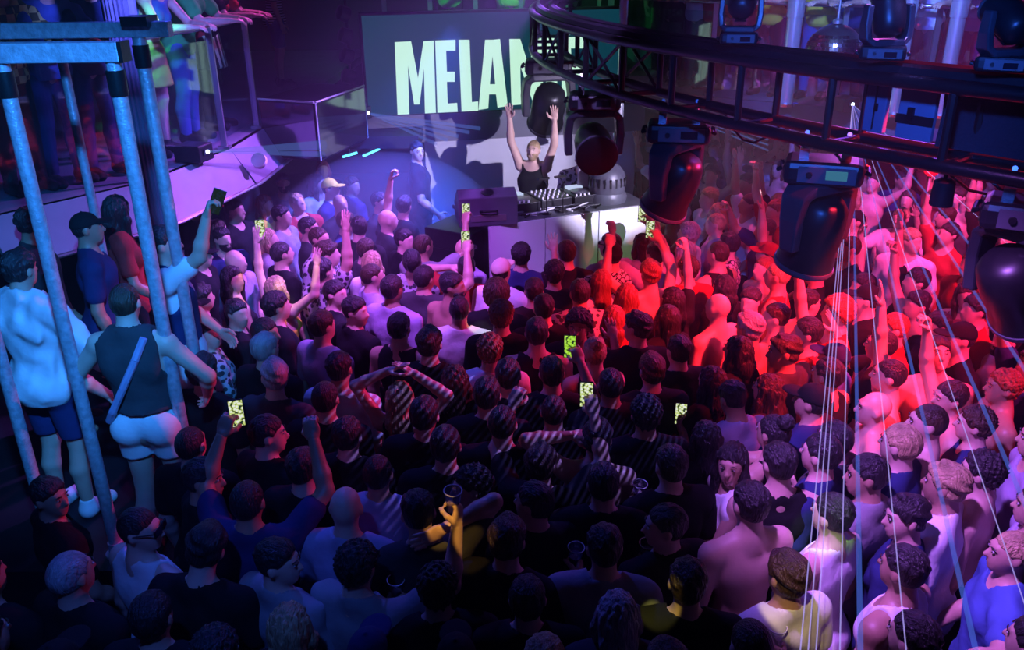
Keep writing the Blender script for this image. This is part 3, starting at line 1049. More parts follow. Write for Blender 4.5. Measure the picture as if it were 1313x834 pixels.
HAIR_STYLE = {'s': 'short', 'f': 'fade', 'c': 'curly', 'w': 'wavy', 'a': 'afro', 'L': 'long', 'B': 'bob', 'P': 'ponytail', 'U': 'bun', 'z': 'buzz', 'H': 'cap', 'N': 'beanie'}
HAIR_WORD = {'s': 'short', 'f': 'cropped', 'c': 'curly', 'w': 'wavy', 'a': 'bushy', 'L': 'long', 'B': 'bobbed', 'P': 'ponytailed', 'U': 'bun-tied', 'z': 'buzzed'}
HCOL_WORD = {'k': 'black', 'b': 'brown', 'l': 'blond', 'r': 'auburn', 'g': 'grey'}
POSE_WORD = {'arm': 'one arm up', 'fist': 'a fist up', 'both': 'both arms up', 'dj': 'both arms up', 'wide': 'arms spread up', 'phone': 'both hands at a phone', 'phone1': 'one hand at a phone',
             'lowphone': 'hands at a phone', 'cup': 'a hand at chest height', 'cuphigh': 'a raised hand', 'clap': 'hands joined overhead', 'over': 'elbow bent overhead', 'front': 'an open hand up',
             'neck': 'hand at neck', 'lean': 'forearms on rail', 'point': 'an arm stretched forward', 'left': 'head turned', 'profile': 'face in profile', 'tilt': 'head bowed',
             'lookup': 'chin lifted', 'around': 'arm round a neighbour'}
PEOPLE = []


def person(pos, face, pose='stand', hair='sk', top='tk', bottom='trousers:k', skin=0, s=1.0, flip=False, near=True, glasses=False, beard=None, shoes=None, label=None, group=None, extra='', px=None):
    """pos: ground point under the feet, face: heading in radians. hair: style+colour, x = none. top: t/n/v/S + colour, x = bare"""
    fem = hair[0] in 'LBPU'
    h = 0.0117 if near else 0.0170
    hh = 0.0075 if near else 0.0105
    root = empty('person', pos, face)
    root.scale = (-s if flip else s, s, s)
    S = get_skel(pose, fem)
    mesh_obj('body', body_mesh(pose, fem, 'body', h), root, None, SKINS[skin], True)
    if top[0] != 'x':
        kind = {'t': 'tee', 'n': 'tank', 'S': 'shirt', 'v': 'vest', 'c': 'croptop'}[top[0]]
        mesh_obj({'tee': 'tshirt', 'tank': 'tank_top', 'croptop': 'crop_top'}.get(kind, kind), body_mesh(pose, fem, kind, h), root, None, CLOTH[top[1]], True)
    if bottom:
        k, c = bottom.split(':')
        mesh_obj(k, body_mesh('stand', fem, k, h * 1.3), root, None, CLOTH[c], True)
    HM = Matrix.Translation(Vector(S['hc'])) @ Matrix([list(r) for r in S['H']]).to_4x4() @ Matrix.Scale(HS, 4)
    if hair[0] != 'x':
        st = HAIR_STYLE[hair[0]]
        if st in ('cap', 'beanie'):
            mesh_obj(st, hair_mesh(st, hh), root, HM, CLOTH[hair[1]], True)
            mesh_obj('hair', hair_mesh('buzz', hh), root, HM, HAIRM['k'], True)
        else:
            mesh_obj('hair', hair_mesh(st, hh), root, HM, HAIRM[hair[1]], True)
    hf = Matrix.Rotation(face, 3, 'Z') @ Vector(S['H'][:, 1] * np.array((-1 if flip else 1, 1, 1)))
    toc = (Vector((0, 0, CAM_Z)) - Vector(pos) - Vector((0, 0, 1.6))).normalized()
    if near and not glasses and hf.dot(toc) > -0.45:
        em, bm_ = eye_mesh()
        for sd in (1, -1):
            mesh_obj('eye', em, root, HM @ Matrix.Translation((0.031 * sd, 0.0900, 0.0)))
            mesh_obj('eyebrow', bm_, root, HM @ Matrix.Translation((0.032 * sd, 0.0985, 0.025)) @ Matrix.Diagonal((sd, 1, 1, 1)))
    if beard:
        mesh_obj('beard', beard_mesh(), root, HM, HAIRM[beard], True)
    if glasses:
        mesh_obj('sunglasses', glasses_mesh(), root, HM, M_LENS, True)
    if shoes:
        for sd in ('shoe_r', 'shoe_l'):
            mesh_obj('shoe', body_mesh('stand', False, sd, 0), root, None, CLOTH[shoes], True)
    root['category'] = 'person'
    if group:
        root['group'] = group
    hw = 'a bald head' if hair[0] == 'x' else ('%s %s' % (CLOTH_WORD[hair[1]], HAIR_STYLE[hair[0]]) if hair[0] in 'HN' else '%s %s hair' % (HAIR_WORD[hair[0]], HCOL_WORD[hair[1]]))
    tw = 'shirtless' if top[0] == 'x' else '%s %s' % (CLOTH_WORD[top[1]], {'t': 'T-shirt', 'n': 'tank top', 'S': 'shirt', 'v': 'vest', 'c': 'crop top'}[top[0]])
    PEOPLE.append(dict(o=root, label=label, hair=hw, top=tw, pose=POSE_WORD.get(pose, ''), extra=extra, px=px, glasses=glasses, beard=beard))
    return root


def hand_point(root, pose, fem, side, off=(0, 0.03, 0.09)):
    """where the root's hand closes, and the hand's own frame, in world space"""
    bpy.context.view_layer.update()
    sh, el, wr, M, hk = get_skel(pose, fem)[side]
    p = wr + M @ (np.array(off) * np.array((side, 1, 1)))
    q = root.matrix_world @ Vector(p)
    fwd = (root.matrix_world.to_3x3() @ Vector(M[:, 2])).normalized()
    pal = (root.matrix_world.to_3x3() @ Vector(M[:, 1])).normalized()
    return q, fwd, pal


# ================================================================== the room
def structure(o):
    o['kind'] = 'structure'
    return o


structure(MB().box((0, 7, -0.05), (20, 20, 0.1)).build('floor', M_FLOOR))
structure(MB().box((0, 7, 5.75), (20, 20, 0.1)).build('ceiling', M_CEIL))
structure(MB().box((0, 17.05, 2.85), (20, 0.1, 5.7)).build('wall_back', M_WALL))
structure(MB().box((-10.05, 7, 2.85), (0.1, 20, 5.7)).build('wall_left', M_WALL))
structure(MB().box((10.05, 7, 2.85), (0.1, 20, 5.7)).build('wall_right', M_WALL))
structure(MB().box((0, -3.05, 2.85), (20, 0.1, 5.7)).build('wall_front', M_WALL))

# ---- upper floor: slab edge lines
ZB = 2.36
EDGE_L = [(-9.9, 5.2), (-3.75, 6.0), (-2.98, 7.0), (-2.66, 8.25), (-2.60, 9.35)]
slab_l = MB().prism([(x, y) for x, y in EDGE_L] + [(-2.6, 16.9), (-9.9, 16.9)], ZB - 0.12, ZB).build('balcony_slab', M_FASCIA)
structure(slab_l)


def fascia(edge, z0, z1, out, name, material, parent=None):
    """sloping board below a slab edge"""
    b = MB()
    for (x0, y0), (x1, y1) in zip(edge[:-1], edge[1:]):
        d = Vector((x1 - x0, y1 - y0, 0)).normalized()
        n = Vector((d.y, -d.x, 0)) * out
        a, c = Vector((x0, y0, 0)), Vector((x1, y1, 0))
        p = [a + Vector((0, 0, z1)), c + Vector((0, 0, z1)), c + n * 0.22 + Vector((0, 0, z0)), a + n * 0.22 + Vector((0, 0, z0))]
        q = [v - n * 0.05 for v in p]
        b.add(p + q, [(0, 1, 2, 3), (7, 6, 5, 4), (0, 4, 5, 1), (1, 5, 6, 2), (2, 6, 7, 3), (3, 7, 4, 0)])
    o = b.build(name, material, parent)
    if parent is None:
        structure(o)
    return o


fascia(EDGE_L[1:], 2.02, ZB, 1, 'trim_1', M_FASCIA)
pr = MB()
pp = []
for (x0, y0), (x1, y1) in zip(EDGE_L[1:-1], EDGE_L[2:]):
    d = Vector((x1 - x0, y1 - y0, 0)).normalized()
    n = Vector((d.y, -d.x, 0))
    pp += [Vector((x0, y0, 2.03)) + n * 0.25 + d * 0.04, Vector((x1, y1, 2.03)) + n * 0.25 - d * 0.04]
pr.tube(pp, 0.018, 8)
structure(pr.build('trim_2', M_ALU, None, 40))
# pillar under the upper floor
pc = at_z(318, 275, 1.6)
MBp = MB().lathe([(0.20, 0.0), (0.20, 2.2)], 28, Matrix.Translation((pc.x - 0.22, pc.y + 0.55, 0)))
structure(MBp.build('column', M_FASCIA, None, 40))


def rail_run(edge, ZB, name, label, post_at, glass=True, rail_r=0.026, top=1.10, group=None):
    """one balustrade: handrail, posts, glass panes"""
    root = empty(name, (edge[0][0], edge[0][1], ZB), 0, label, 'railing', group)
    inv = Matrix.Translation(-Vector((edge[0][0], edge[0][1], ZB)))

    def part(b, nm, m, sm=None):
        b.v = [tuple(inv @ Vector(v)) for v in b.v]
        return b.build(nm, m, root, sm)
    part(MB().tube([(x, y, ZB + top) for x, y in edge], rail_r, 10), 'handrail', M_ALU, 40)
    pts = []
    for (x0, y0), (x1, y1) in zip(edge[:-1], edge[1:]):
        L = math.hypot(x1 - x0, y1 - y0)
        n = max(1, round(L / post_at))
        for i in range(n):
            pts.append(Vector((x0 + (x1 - x0) * i / n, y0 + (y1 - y0) * i / n, 0)))
    pts.append(Vector((*edge[-1], 0)))
    for p in pts:
        part(MB().box((p.x, p.y, ZB + top / 2), (0.055, 0.03, top - 0.02)), 'post', M_ALU)
        part(MB().box((p.x, p.y, ZB + 0.012), (0.11, 0.09, 0.024)), 'post_foot', M_ALU)
    if glass:
        for a, c in zip(pts[:-1], pts[1:]):
            d = (c - a)
            L = d.length
            m = (a + c) / 2
            rz = Matrix.Rotation(math.atan2(d.y, d.x), 3, 'Z')
            part(MB().box((m.x, m.y, ZB + 0.54), (L - 0.09, 0.012, 0.90), rz), 'glass_pane', M_GLASS)
    return root


rail_run([(-9.8, 5.28), (-3.79, 6.08)], ZB, 'glass_balustrade', 'glass balustrade with metal handrail behind the raised cyan-lit platform', 2.0)
rail_run([(-3.79, 6.08), (-3.03, 7.05), (-2.72, 8.28), (-2.68, 9.3)], ZB, 'glass_balustrade', 'glass balustrade with pink-lit handrail running towards the dark plinth', 1.3)

# dark smoked plinth at the corner of the upper floor
pl = empty('smoked_plinth', (-2.05, 9.55, 2.06), 0, 'black box plinth with smoked glass sides and pale edge strips beside the screen', 'plinth')
PB = [(-2.62, 9.28), (-1.98, 9.0), (-1.66, 10.15), (-2.30, 10.4)]
off = Vector((2.05, -9.55, -2.06))


def ppart(b, nm, m, par=pl, o=off):
    b.v = [tuple(Vector(v) + o) for v in b.v]
    return b.build(nm, m, par)


ppart(MB().prism(PB, 2.06, 2.66), 'cabinet', M_PLASTIC)
for i in (0, 1):
    a, c = Vector((*PB[i], 0)), Vector((*PB[i + 1], 0))
    d = (c - a).normalized()
    n = Vector((d.y, -d.x, 0)) * 0.012
    m = (a + c) / 2 + n
    ppart(MB().box((m.x, m.y, 2.36), ((c - a).length - 0.03, 0.008, 0.56), Matrix.Rotation(math.atan2(d.y, d.x), 3, 'Z')), 'glass_pane', M_SMOKE)
    e = MB().tube([(a.x + n.x, a.y + n.y, 2.665), (c.x + n.x, c.y + n.y, 2.665)], 0.010, 6)
    ppart(e, 'edge_strip', mat('pale_edge', (0.45, 0.62, 0.48), 0.4))
for q in (PB[1], PB[2]):
    ppart(MB().tube([(q[0] + 0.01, q[1] - 0.01, 2.07), (q[0] + 0.01, q[1] - 0.01, 2.66)], 0.008, 6), 'edge_strip', MATS['pale_edge'])

# ---- right upper floor
ZR = 2.36
EDGE_R = [(1.35, 12.4), (2.45, 11.0), (3.7, 10.1), (5.4, 9.3), (9.9, 8.6)]
structure(MB().prism(EDGE_R + [(9.9, 16.9), (1.35, 16.9)], ZR - 0.12, ZR).build('balcony_slab', M_FASCIA))
fascia(EDGE_R, 2.10, ZR, 1, 'trim_3', mat('fascia_dark', (0.07, 0.07, 0.10), 0.5, var=0.12))
rail_run([(1.40, 12.45), (2.50, 11.08), (3.75, 10.18), (5.45, 9.38), (9.8, 8.68)], ZR, 'glass_balustrade',
         'glass balustrade with pink handrail on the far upper floor behind the curved truss', 1.2)
rail_run([(1.40, 14.2), (5.5, 11.6), (9.8, 10.9)], ZR + 0.45, 'glass_balustrade', 'stepped rear balustrade on the far upper floor', 1.6)
structure(MB().prism([(1.40, 14.2), (5.5, 11.6), (9.9, 10.9), (9.9, 16.9), (1.4, 16.9)], ZR + 0.001, ZR + 0.45).build('balcony_step', M_FASCIA))


# ---- chrome columns
def chrome_pole(x, y, Y, r, z0, label):
    p = at_Y(x, y, Y)
    root = empty('chrome_pole', (p.x, p.y, z0), 0, label, 'pole', 'chrome poles of the far upper floor')
    MB().lathe([(r, 0), (r, 5.68 - z0)], 24).build('tube', M_POLE, root, 40)
    zj = CAM_Z + ray(x, 22).z * Y / ray(x, 22).y - z0
    MB().lathe([(r * 1.16, zj), (r * 1.16, 5.66 - z0)], 24).build('sleeve', M_POLE, root, 40)
    MB().lathe([(r * 1.7, 0), (r * 1.7, 0.03), (r * 1.2, 0.04)], 24).build('base_collar', M_CHROME, root, 40)


chrome_pole(1014, 70, 10.3, 0.085, ZR, 'thick chrome pole beside the mirror ball')
chrome_pole(1160, 60, 9.55, 0.062, ZR, 'chrome pole beside the small lit lamp above the truss')
chrome_pole(1222, 60, 9.45, 0.078, ZR, 'chrome pole next to the dark arched lamp')
chrome_pole(797, 90, 9.6, 0.040, ZR - 0.2, 'slim chrome pole behind the wide-yoke moving lamp')

# ================================================================== stage and screen
structure(MB().prism([(-1.7, 8.35), (-0.2, 8.0), (1.5, 8.72), (2.3, 9.2), (2.3, 11.4), (-1.7, 11.2)], 0.0, 0.40).build('stage_floor', M_FLOOR))

SL, SR = at_d(468, 85, 10.35), at_d(800, 85, 11.0)
s_dir = Vector((SR.x - SL.x, SR.y - SL.y, 0)).normalized()
s_nor = Vector((s_dir.y, -s_dir.x, 0))           # towards the room


def on_screen(x, y, out=0.0):
    r = ray(x, y)
    o = Vector((0, 0, CAM_Z))
    base = SL + s_nor * out
    t = (base - o).dot(s_nor) / r.dot(s_nor)
    return o + r * t


def slab_on(pts, out0, out1, b=None):
    """polygon on the screen plane given thickness"""
    b = b or MB()
    n = len(pts)
    f = [p + s_nor * out1 for p in pts]
    k = [p + s_nor * out0 for p in pts]
    fs = [tuple(range(n)), tuple(range(2 * n - 1, n - 1, -1))] + [((i + 1) % n, i, n + i, n + (i + 1) % n) for i in range(n)]
    return b.add(f + k, fs)


SCR_T, SCR_B = on_screen(468, 20).z, on_screen(468, 149).z
scr = empty('led_screen', (SL.x, SL.y, SCR_B), 0, 'large LED screen with pale green block letters above the DJ', 'screen')
soff = -Vector((SL.x, SL.y, SCR_B))


def spart(b, nm, m, par=scr):
    b.v = [tuple(Vector(v) + soff) for v in b.v]
    return b.build(nm, m, par)


def srect(u0, u1, z0, z1):
    A, B = SL + s_dir * u0, SL + s_dir * u1
    return [Vector((A.x, A.y, z1)), Vector((B.x, B.y, z1)), Vector((B.x, B.y, z0)), Vector((A.x, A.y, z0))]


SW = (SR - SL).length
M_SCREEN = glow('screen_teal', (0.004, 0.050, 0.080), 0.85)
spart(slab_on(srect(0, SW, SCR_B, SCR_T), -0.10, 0.0), 'display', M_SCREEN)
fr = MB()
for q in (srect(-0.03, SW + 0.03, SCR_T, SCR_T + 0.03), srect(-0.03, SW + 0.03, SCR_B - 0.03, SCR_B), srect(-0.03, 0, SCR_B, SCR_T), srect(SW, SW + 0.03, SCR_B, SCR_T)):
    slab_on(q, -0.12, 0.02, fr)
spart(fr, 'frame', M_PLASTIC)
M_LETTER = glow('letter_pale_green', (0.62, 1.0, 0.78), 0.95)
LET = [
    [[(506, 54), (527, 53), (536, 100), (543, 53), (556, 52), (559, 149), (545, 149), (543.5, 88), (538, 134), (531, 134), (523, 84), (525, 151), (510, 153)]],
    [[(558, 52), (584, 51), (584, 65), (572, 65), (573, 92), (583, 92), (583, 105), (573, 105), (574, 133), (586, 132), (587, 146), (561, 147)]],
    [[(588, 51), (602, 51), (605, 131), (613, 130), (613, 142), (592, 146)]],
    [[(622, 51), (631.5, 51), (631.5, 72), (628, 108), (631.5, 108), (631.5, 121), (627, 121), (626, 139), (613.5, 141)],
     [(631.5, 51), (641, 50), (651, 136), (638, 138), (636, 121), (631.5, 121), (631.5, 108), (635, 108), (631.5, 72)]],
    [[(653, 50), (667, 50), (681, 95), (681, 50), (694, 49), (697, 132), (684, 133), (667, 85), (668, 134), (656, 135)]],
    [[(699, 49), (713, 49), (715, 131), (701, 132)]],
    [[(718, 48), (751, 47), (751, 62), (732, 62), (733, 86), (745, 85), (745, 100), (733, 101), (734, 117), (751, 116), (751, 129), (721, 130)]],
]
for L in LET:
    b = MB()
    for poly in L:
        slab_on([on_screen(x, y, 0.004) for x, y in poly], 0.0, 0.004, b)
    spart(b, 'letter', M_LETTER)

# lower soffit band and the pale panel behind the DJ
B0, B1 = on_screen(470, 150).z, on_screen(470, 186).z
bb = MB()
slab_on(srect(-0.05, SW + 0.3, B1, B0), -0.35, 0.03, bb)
structure(bb.build('trim_4', mat('soffit_grey', (0.16, 0.16, 0.20), 0.6, var=0.1)))
PX0 = (on_screen(547, 230) - SL).dot(s_dir)
pb = MB()
slab_on(srect(PX0, SW + 0.2, 0.40, B1 - 0.005), -0.06, 0.0, pb)
structure(pb.build('wall_stage', M_PANEL))
# pair of blue tube lights under the soffit
structure(MB().box((-1.82, 10.6, 2.0), (1.5, 0.8, 0.14)).build('ceiling_backstage', M_WALL))
tl = [((466, 200), (486, 191)), ((440, 201), (457, 196)), ((521, 187), (528, 187))]
for i, (a, c) in enumerate(tl):
    pa, pc_ = at_d(*a, 10.3), at_d(*c, 10.5)
    root = empty('tube_light', pa, 0, ['bright cyan tube light under the screen soffit', 'dimmer cyan tube light nearer the dark plinth', 'short cyan tube light by the standing guard'][i], 'light')
    MB().tube([(0, 0, 0), pc_ - pa], 0.016, 8).build('tube', glow('tube_cyan', (0.10, 0.75, 1.0), 3.0), root)
    MB().tube([(0, 0.0, 0.02), pc_ - pa + Vector((0, 0, 0.02))], 0.012, 6).build('holder', M_ALU, root)
    hm = (pc_ - pa) / 2
    MB().tube([hm + Vector((0, 0, 0.02)), Vector((hm.x, hm.y, 1.94 - pa.z))], 0.006, 6).build('hanger', M_ALU, root)

# LED par stack left of the screen
px_ = at_d(447, 60, 10.2)
lp = empty('par_lamp_stack', (px_.x, px_.y, ZB), 0, 'upright stand carrying four small LED spotlights at the screen edge', 'lamp')
MB().tube([(0, 0, 0), (0, 0, 1.55)], 0.018, 8).build('stand_pole', M_BLACK, lp, 40)
MB().lathe([(0.16, 0), (0.16, 0.012), (0.03, 0.02)], 20).build('foot_plate', M_BLACK, lp, 40)
for k, y in enumerate((18, 46, 72, 98)):
    zc = at_Y(447, y, px_.y).z - ZB
    mt = Matrix.Translation((0.0, -0.05, zc)) @ Matrix.Rotation(R(-55), 4, 'Z') @ Matrix.Rotation(R(70), 4, 'X')
    par = MB().lathe([(0.05, 0.10), (0.085, 0.08), (0.09, -0.03)], 18, mt).build('par_head', M_BLACK, lp, 40)
    led = MB()
    for q in range(10):
        a = q * 2.4
        rr = 0.075 * math.sqrt((q + 0.5) / 10)
        led.lathe([(0.009, -0.032), (0.009, -0.036)], 6, mt @ Matrix.Translation((rr * math.cos(a), rr * math.sin(a), 0)))
    led.build('led_cluster', glow('led_violet', (0.45, 0.42, 1.0), 0.9), par)

# ---- DJ booth
BO = [(-0.22, 7.95), (1.42, 8.66), (1.16, 9.36), (-0.60, 8.72)]
ZT = 1.66
bt = empty('dj_booth', (0.45, 8.6, 0.40), 0, 'pale fronted DJ booth crowded with mixing gear', 'booth')
boff = Vector((-0.45, -8.6, -0.40))


def bpart(b, nm, m, sm=None, bev=0.0):
    b.v = [tuple(Vector(v) + boff) for v in b.v]
    return b.build(nm, m, bt, sm, bev)


bpart(MB().prism([(-0.20, 8.0), (1.39, 8.69), (1.14, 9.33), (-0.56, 8.71)], 0.41, ZT - 0.04), 'carcass', M_PLASTIC)
bpart(MB().prism(BO, ZT - 0.04, ZT), 'worktop', M_GREYPL)
bd = (Vector((1.42, 8.66, 0)) - Vector((-0.22, 7.95, 0))).normalized()
bn = Vector((bd.y, -bd.x, 0))
for k in range(3):
    a = Vector((-0.22, 7.95, 0)) + bd * (1.787 * (k / 3) + 0.006)
    c = Vector((-0.22, 7.95, 0)) + bd * (1.787 * ((k + 1) / 3) - 0.006)
    bpart(MB().prism([(a.x, a.y), (c.x, c.y), (c.x + bn.x * 0.03, c.y + bn.y * 0.03), (a.x + bn.x * 0.03, a.y + bn.y * 0.03)], 0.0, ZT - 0.005), 'front_panel', M_PANEL)
BROT = math.atan2(bd.y, bd.x)


def on_booth(u, v):
    """u along the front edge from its left end, v back from it"""
    p = Vector((-0.22, 7.95, ZT)) + bd * u - bn * v
    return p


def gear(name, u, v, size, label, cat, n_knobs, platter=False, rz=0.0, col=M_PLASTIC):
    root = empty(name, on_booth(u, v), BROT + rz, label, cat)
    w_, d_, h_ = size
    MB().box((0, 0, h_ / 2), size).build('case', col, root, None, 0.006)
    if platter:
        MB().lathe([(0.10, 0), (0.105, 0.012), (0.09, 0.018)], 22, Matrix.Translation((0, -0.03, h_))).build('jog_wheel', M_ALU, root, 40)
        MB().box((0, d_ * 0.33, h_ + 0.012), (w_ * 0.55, 0.09, 0.024)).build('display', glow('gear_display', (0.6, 0.7, 1.0), 0.9), root)
    for i in range(n_knobs):
        x = -w_ * 0.4 + w_ * 0.8 * ((i % 6) / 5)
        y = -d_ * 0.38 + d_ * 0.72 * ((i // 6) / max(1, (n_knobs - 1) // 6))
        if platter:
            y = -d_ * 0.44
        MB().lathe([(0.011, 0), (0.009, 0.022)], 8, Matrix.Translation((x, y, h_))).build('knob', M_WHITE, root)
    return root


gear('media_player', 0.52, 0.42, (0.30, 0.38, 0.10), 'DJ player with round jog wheel beside the wedge speaker', 'player', 4, True)
gear('mixer', 0.86, 0.44, (0.34, 0.38, 0.10), 'knob-covered DJ mixer in the middle of the booth', 'mixer', 24)
gear('media_player', 1.20, 0.42, (0.30, 0.38, 0.10), 'DJ player with round jog wheel beside the domed lamp', 'player', 4, True)
# cables on the worktop
for i in range(7):
    u0 = 0.42 + 0.13 * i
    pts = [on_booth(u0 + random.uniform(-0.1, 0.1) * k, 0.05 + 0.05 * k + random.uniform(0, 0.03)) + Vector((0, 0, 0.012 + 0.01 * (k % 2))) for k in range(5)]
    o = MB().tube([p - pts[0] for p in pts], 0.009, 6).build('cable', [M_PLASTIC, M_WHITE, M_GREYPL][i % 3], None, 40)
    o.location = pts[0]
    tag(o, 'loose %s cable on the booth worktop, %s from the wedge speaker' % (['black', 'white', 'grey'][i % 3], ['first', 'second', 'third', 'fourth', 'fifth', 'sixth', 'seventh'][i]), 'cable', 'booth cables')
for i, (u, lab) in enumerate(((0.68, 'thin black microphone stand nearer the wedge speaker'), (0.86, 'thin black microphone stand nearer the domed lamp'))):
    root = empty('microphone_stand', on_booth(u, 0.12), BROT, lab, 'stand')
    MB().lathe([(0.05, 0), (0.05, 0.012), (0.012, 0.016)], 16).build('base_disc', M_BLACK, root, 40)
    MB().tube([(0, 0, 0), (0, 0, 0.30), (-0.02, 0.03, 0.34)], 0.007, 8).build('rod', M_BLACK, root)
    MB().box((-0.02, 0.03, 0.35), (0.12, 0.03, 0.02)).build('clip', M_BLACK, root)
# wedge monitor speaker
wp = on_booth(0.06, 0.20)
wg = empty('wedge_speaker', wp, BROT - R(14), 'black wedge monitor speaker at the end of the booth', 'speaker')
pf = [(-0.22, 0), (0.20, 0), (0.20, 0.16), (-0.06, 0.33), (-0.22, 0.28)]
b = MB()
n5 = len(pf)
vs = [(-0.28, y, z) for y, z in pf] + [(0.28, y, z) for y, z in pf]
b.add(vs, [tuple(range(n5)), tuple(range(2 * n5 - 1, n5 - 1, -1))] + [((i + 1) % n5, i, n5 + i, n5 + (i + 1) % n5) for i in range(n5)])
b.build('cabinet', M_GREYPL, wg, None, 0.008)
MB().lathe([(0.055, 0), (0.06, 0.012), (0.03, 0.006)], 18, Matrix.Translation((0.0, -0.14, 0.305)) @ Matrix.Rotation(R(17), 4, 'X')).build('pole_socket', M_PLASTIC, wg, 40)
MB().tube([(-0.08, -0.235, 0.15), (-0.06, -0.27, 0.16), (0.06, -0.27, 0.16), (0.08, -0.235, 0.15)], 0.012, 8).build('handle', M_BLACK, wg, 40)
MB().box((0, -0.222, 0.08), (0.34, 0.012, 0.06)).build('connector_plate', M_ALU, wg)
# black sub cabinet beside the booth
sb = empty('speaker_cabinet', (-0.62, 8.12, 0.0), R(-32), 'tall black speaker cabinet below the wedge speaker', 'speaker')
MB().box((0, 0.25, 0.78), (0.56, 0.5, 1.56)).build('cabinet', M_PLASTIC, sb, None, 0.01)
MB().box((0, -0.008, 0.72), (0.50, 0.016, 1.3)).build('grille', M_BLACK, sb)
# domed vented lamp on the booth
dp = on_booth(1.46, 0.30)
dm = empty('domed_lamp', dp, BROT, 'grey domed stage lamp with a ring of vent slots on the booth', 'lamp')
MB().lathe([(0.20, 0), (0.21, 0.05), (0.19, 0.10)], 28).build('base', M_GREYPL, dm, 40)
MB().lathe([(0.185, 0.10), (0.195, 0.20), (0.18, 0.29), (0.13, 0.36), (0.06, 0.395), (0.01, 0.40)], 28).build('dome', M_GREYPL, dm, 50)
for k in range(20):
    a = 2 * math.pi * k / 20
    MB().box((0.192 * math.cos(a), 0.192 * math.sin(a), 0.215), (0.012, 0.018, 0.09), Matrix.Rotation(a, 3, 'Z')).build('vent_slot', M_PLASTIC, dm)
MB().box((0.0, 0.26, 0.24), (0.42, 0.05, 0.46)).build('back_plate', mat('plate_rose', (0.34, 0.28, 0.34), 0.5), dm, None, 0.05)

# ================================================================== ring truss with moving lamps
ZL, ZU = 3.13, 3.49
p1, p2, p3 = at_z(700, 60, ZL), at_z(880, 136, ZL), at_z(1313, 222, ZL)
ax_, ay_, bx_, by_, cx_, cy_ = p1.x, p1.y, p2.x, p2.y, p3.x, p3.y
dd = 2 * (ax_ * (by_ - cy_) + bx_ * (cy_ - ay_) + cx_ * (ay_ - by_))
RX = ((ax_ ** 2 + ay_ ** 2) * (by_ - cy_) + (bx_ ** 2 + by_ ** 2) * (cy_ - ay_) + (cx_ ** 2 + cy_ ** 2) * (ay_ - by_)) / dd
RY = ((ax_ ** 2 + ay_ ** 2) * (cx_ - bx_) + (bx_ ** 2 + by_ ** 2) * (ax_ - cx_) + (cx_ ** 2 + cy_ ** 2) * (bx_ - ax_)) / dd
RR = math.hypot(ax_ - RX, ay_ - RY)
print('RING', RX, RY, RR)
A0 = math.atan2(p1.y - RY, p1.x - RX) % (2 * math.pi)
A1 = math.atan2(p3.y - RY, p3.x - RX) % (2 * math.pi)
SG = 1 if A1 > A0 else -1
EXT0, EXT1 = A0 - SG * 2.4 / RR, A1 + SG * 2.2 / RR


def ring(a, dr, z):
    return Vector((RX + (RR + dr) * math.cos(a), RY + (RR + dr) * math.sin(a), z))


TW = 0.15
tr = empty('ring_truss', ring((A0 + A1) / 2, 0, ZL), 0, 'black curved lighting truss hanging over the dance floor', 'truss')
toff = -Vector(tr.location)


def tpart(b, nm, m, sm=None):
    b.v = [tuple(Vector(v) + toff) for v in b.v]
    return b.build(nm, m, tr, sm)


NSEG = 44
for dr in (-TW, TW):
    for z in (ZL, ZU):
        tpart(MB().tube([ring(EXT0 + (EXT1 - EXT0) * i / NSEG, dr, z) for i in range(NSEG + 1)], 0.034, 10), 'chord', M_BLACK, 40)
for dr in (-TW, TW):
    tpart(MB().tube([ring(EXT0 + (EXT1 - EXT0) * i / NSEG, dr * 0.45, ZU + 0.03) for i in range(NSEG + 1)], 0.042, 8), 'cable_duct', M_PLASTIC, 40)
LEN = abs(EXT1 - EXT0) * RR
NB = int(LEN / 0.62)
for i in range(NB + 1):
    a = EXT0 + (EXT1 - EXT0) * i / NB
    for dr in (-TW, TW):
        tpart(MB().tube([ring(a, dr, ZL), ring(a, dr, ZU)], 0.022, 8), 'upright', M_BLACK, 40)
    for z in (ZL, ZU):
        tpart(MB().tube([ring(a, -TW, z), ring(a, TW, z)], 0.018, 8), 'cross_bar', M_BLACK, 40)
    if i < NB:
        a2 = EXT0 + (EXT1 - EXT0) * (i + 1) / NB
        far = i < NB * 0.55
        if far and i % 2 == 0:
            for dr in (-TW, TW):
                tpart(MB().tube([ring(a, dr, ZL), ring(a2, dr, ZU)], 0.013, 6), 'brace', M_BLACK)
                tpart(MB().tube([ring(a, dr, ZU), ring(a2, dr, ZL)], 0.013, 6), 'brace', M_BLACK)


def ring_angle(x, dr=0.0, z=ZL):
    """ring angle that shows at photo column x"""
    best = None
    inv = CAM_R.transposed()
    for i in range(600):
        a = EXT0 + (EXT1 - EXT0) * i / 599
        q = inv @ (ring(a, dr, z) - Vector((0, 0, CAM_Z)))
        if q.z > -0.3:
            continue
        e = abs(CX + FPX * q.x / -q.z - x)
        if best is None or e < best[0]:
            best = (e, a)
    return best[1]


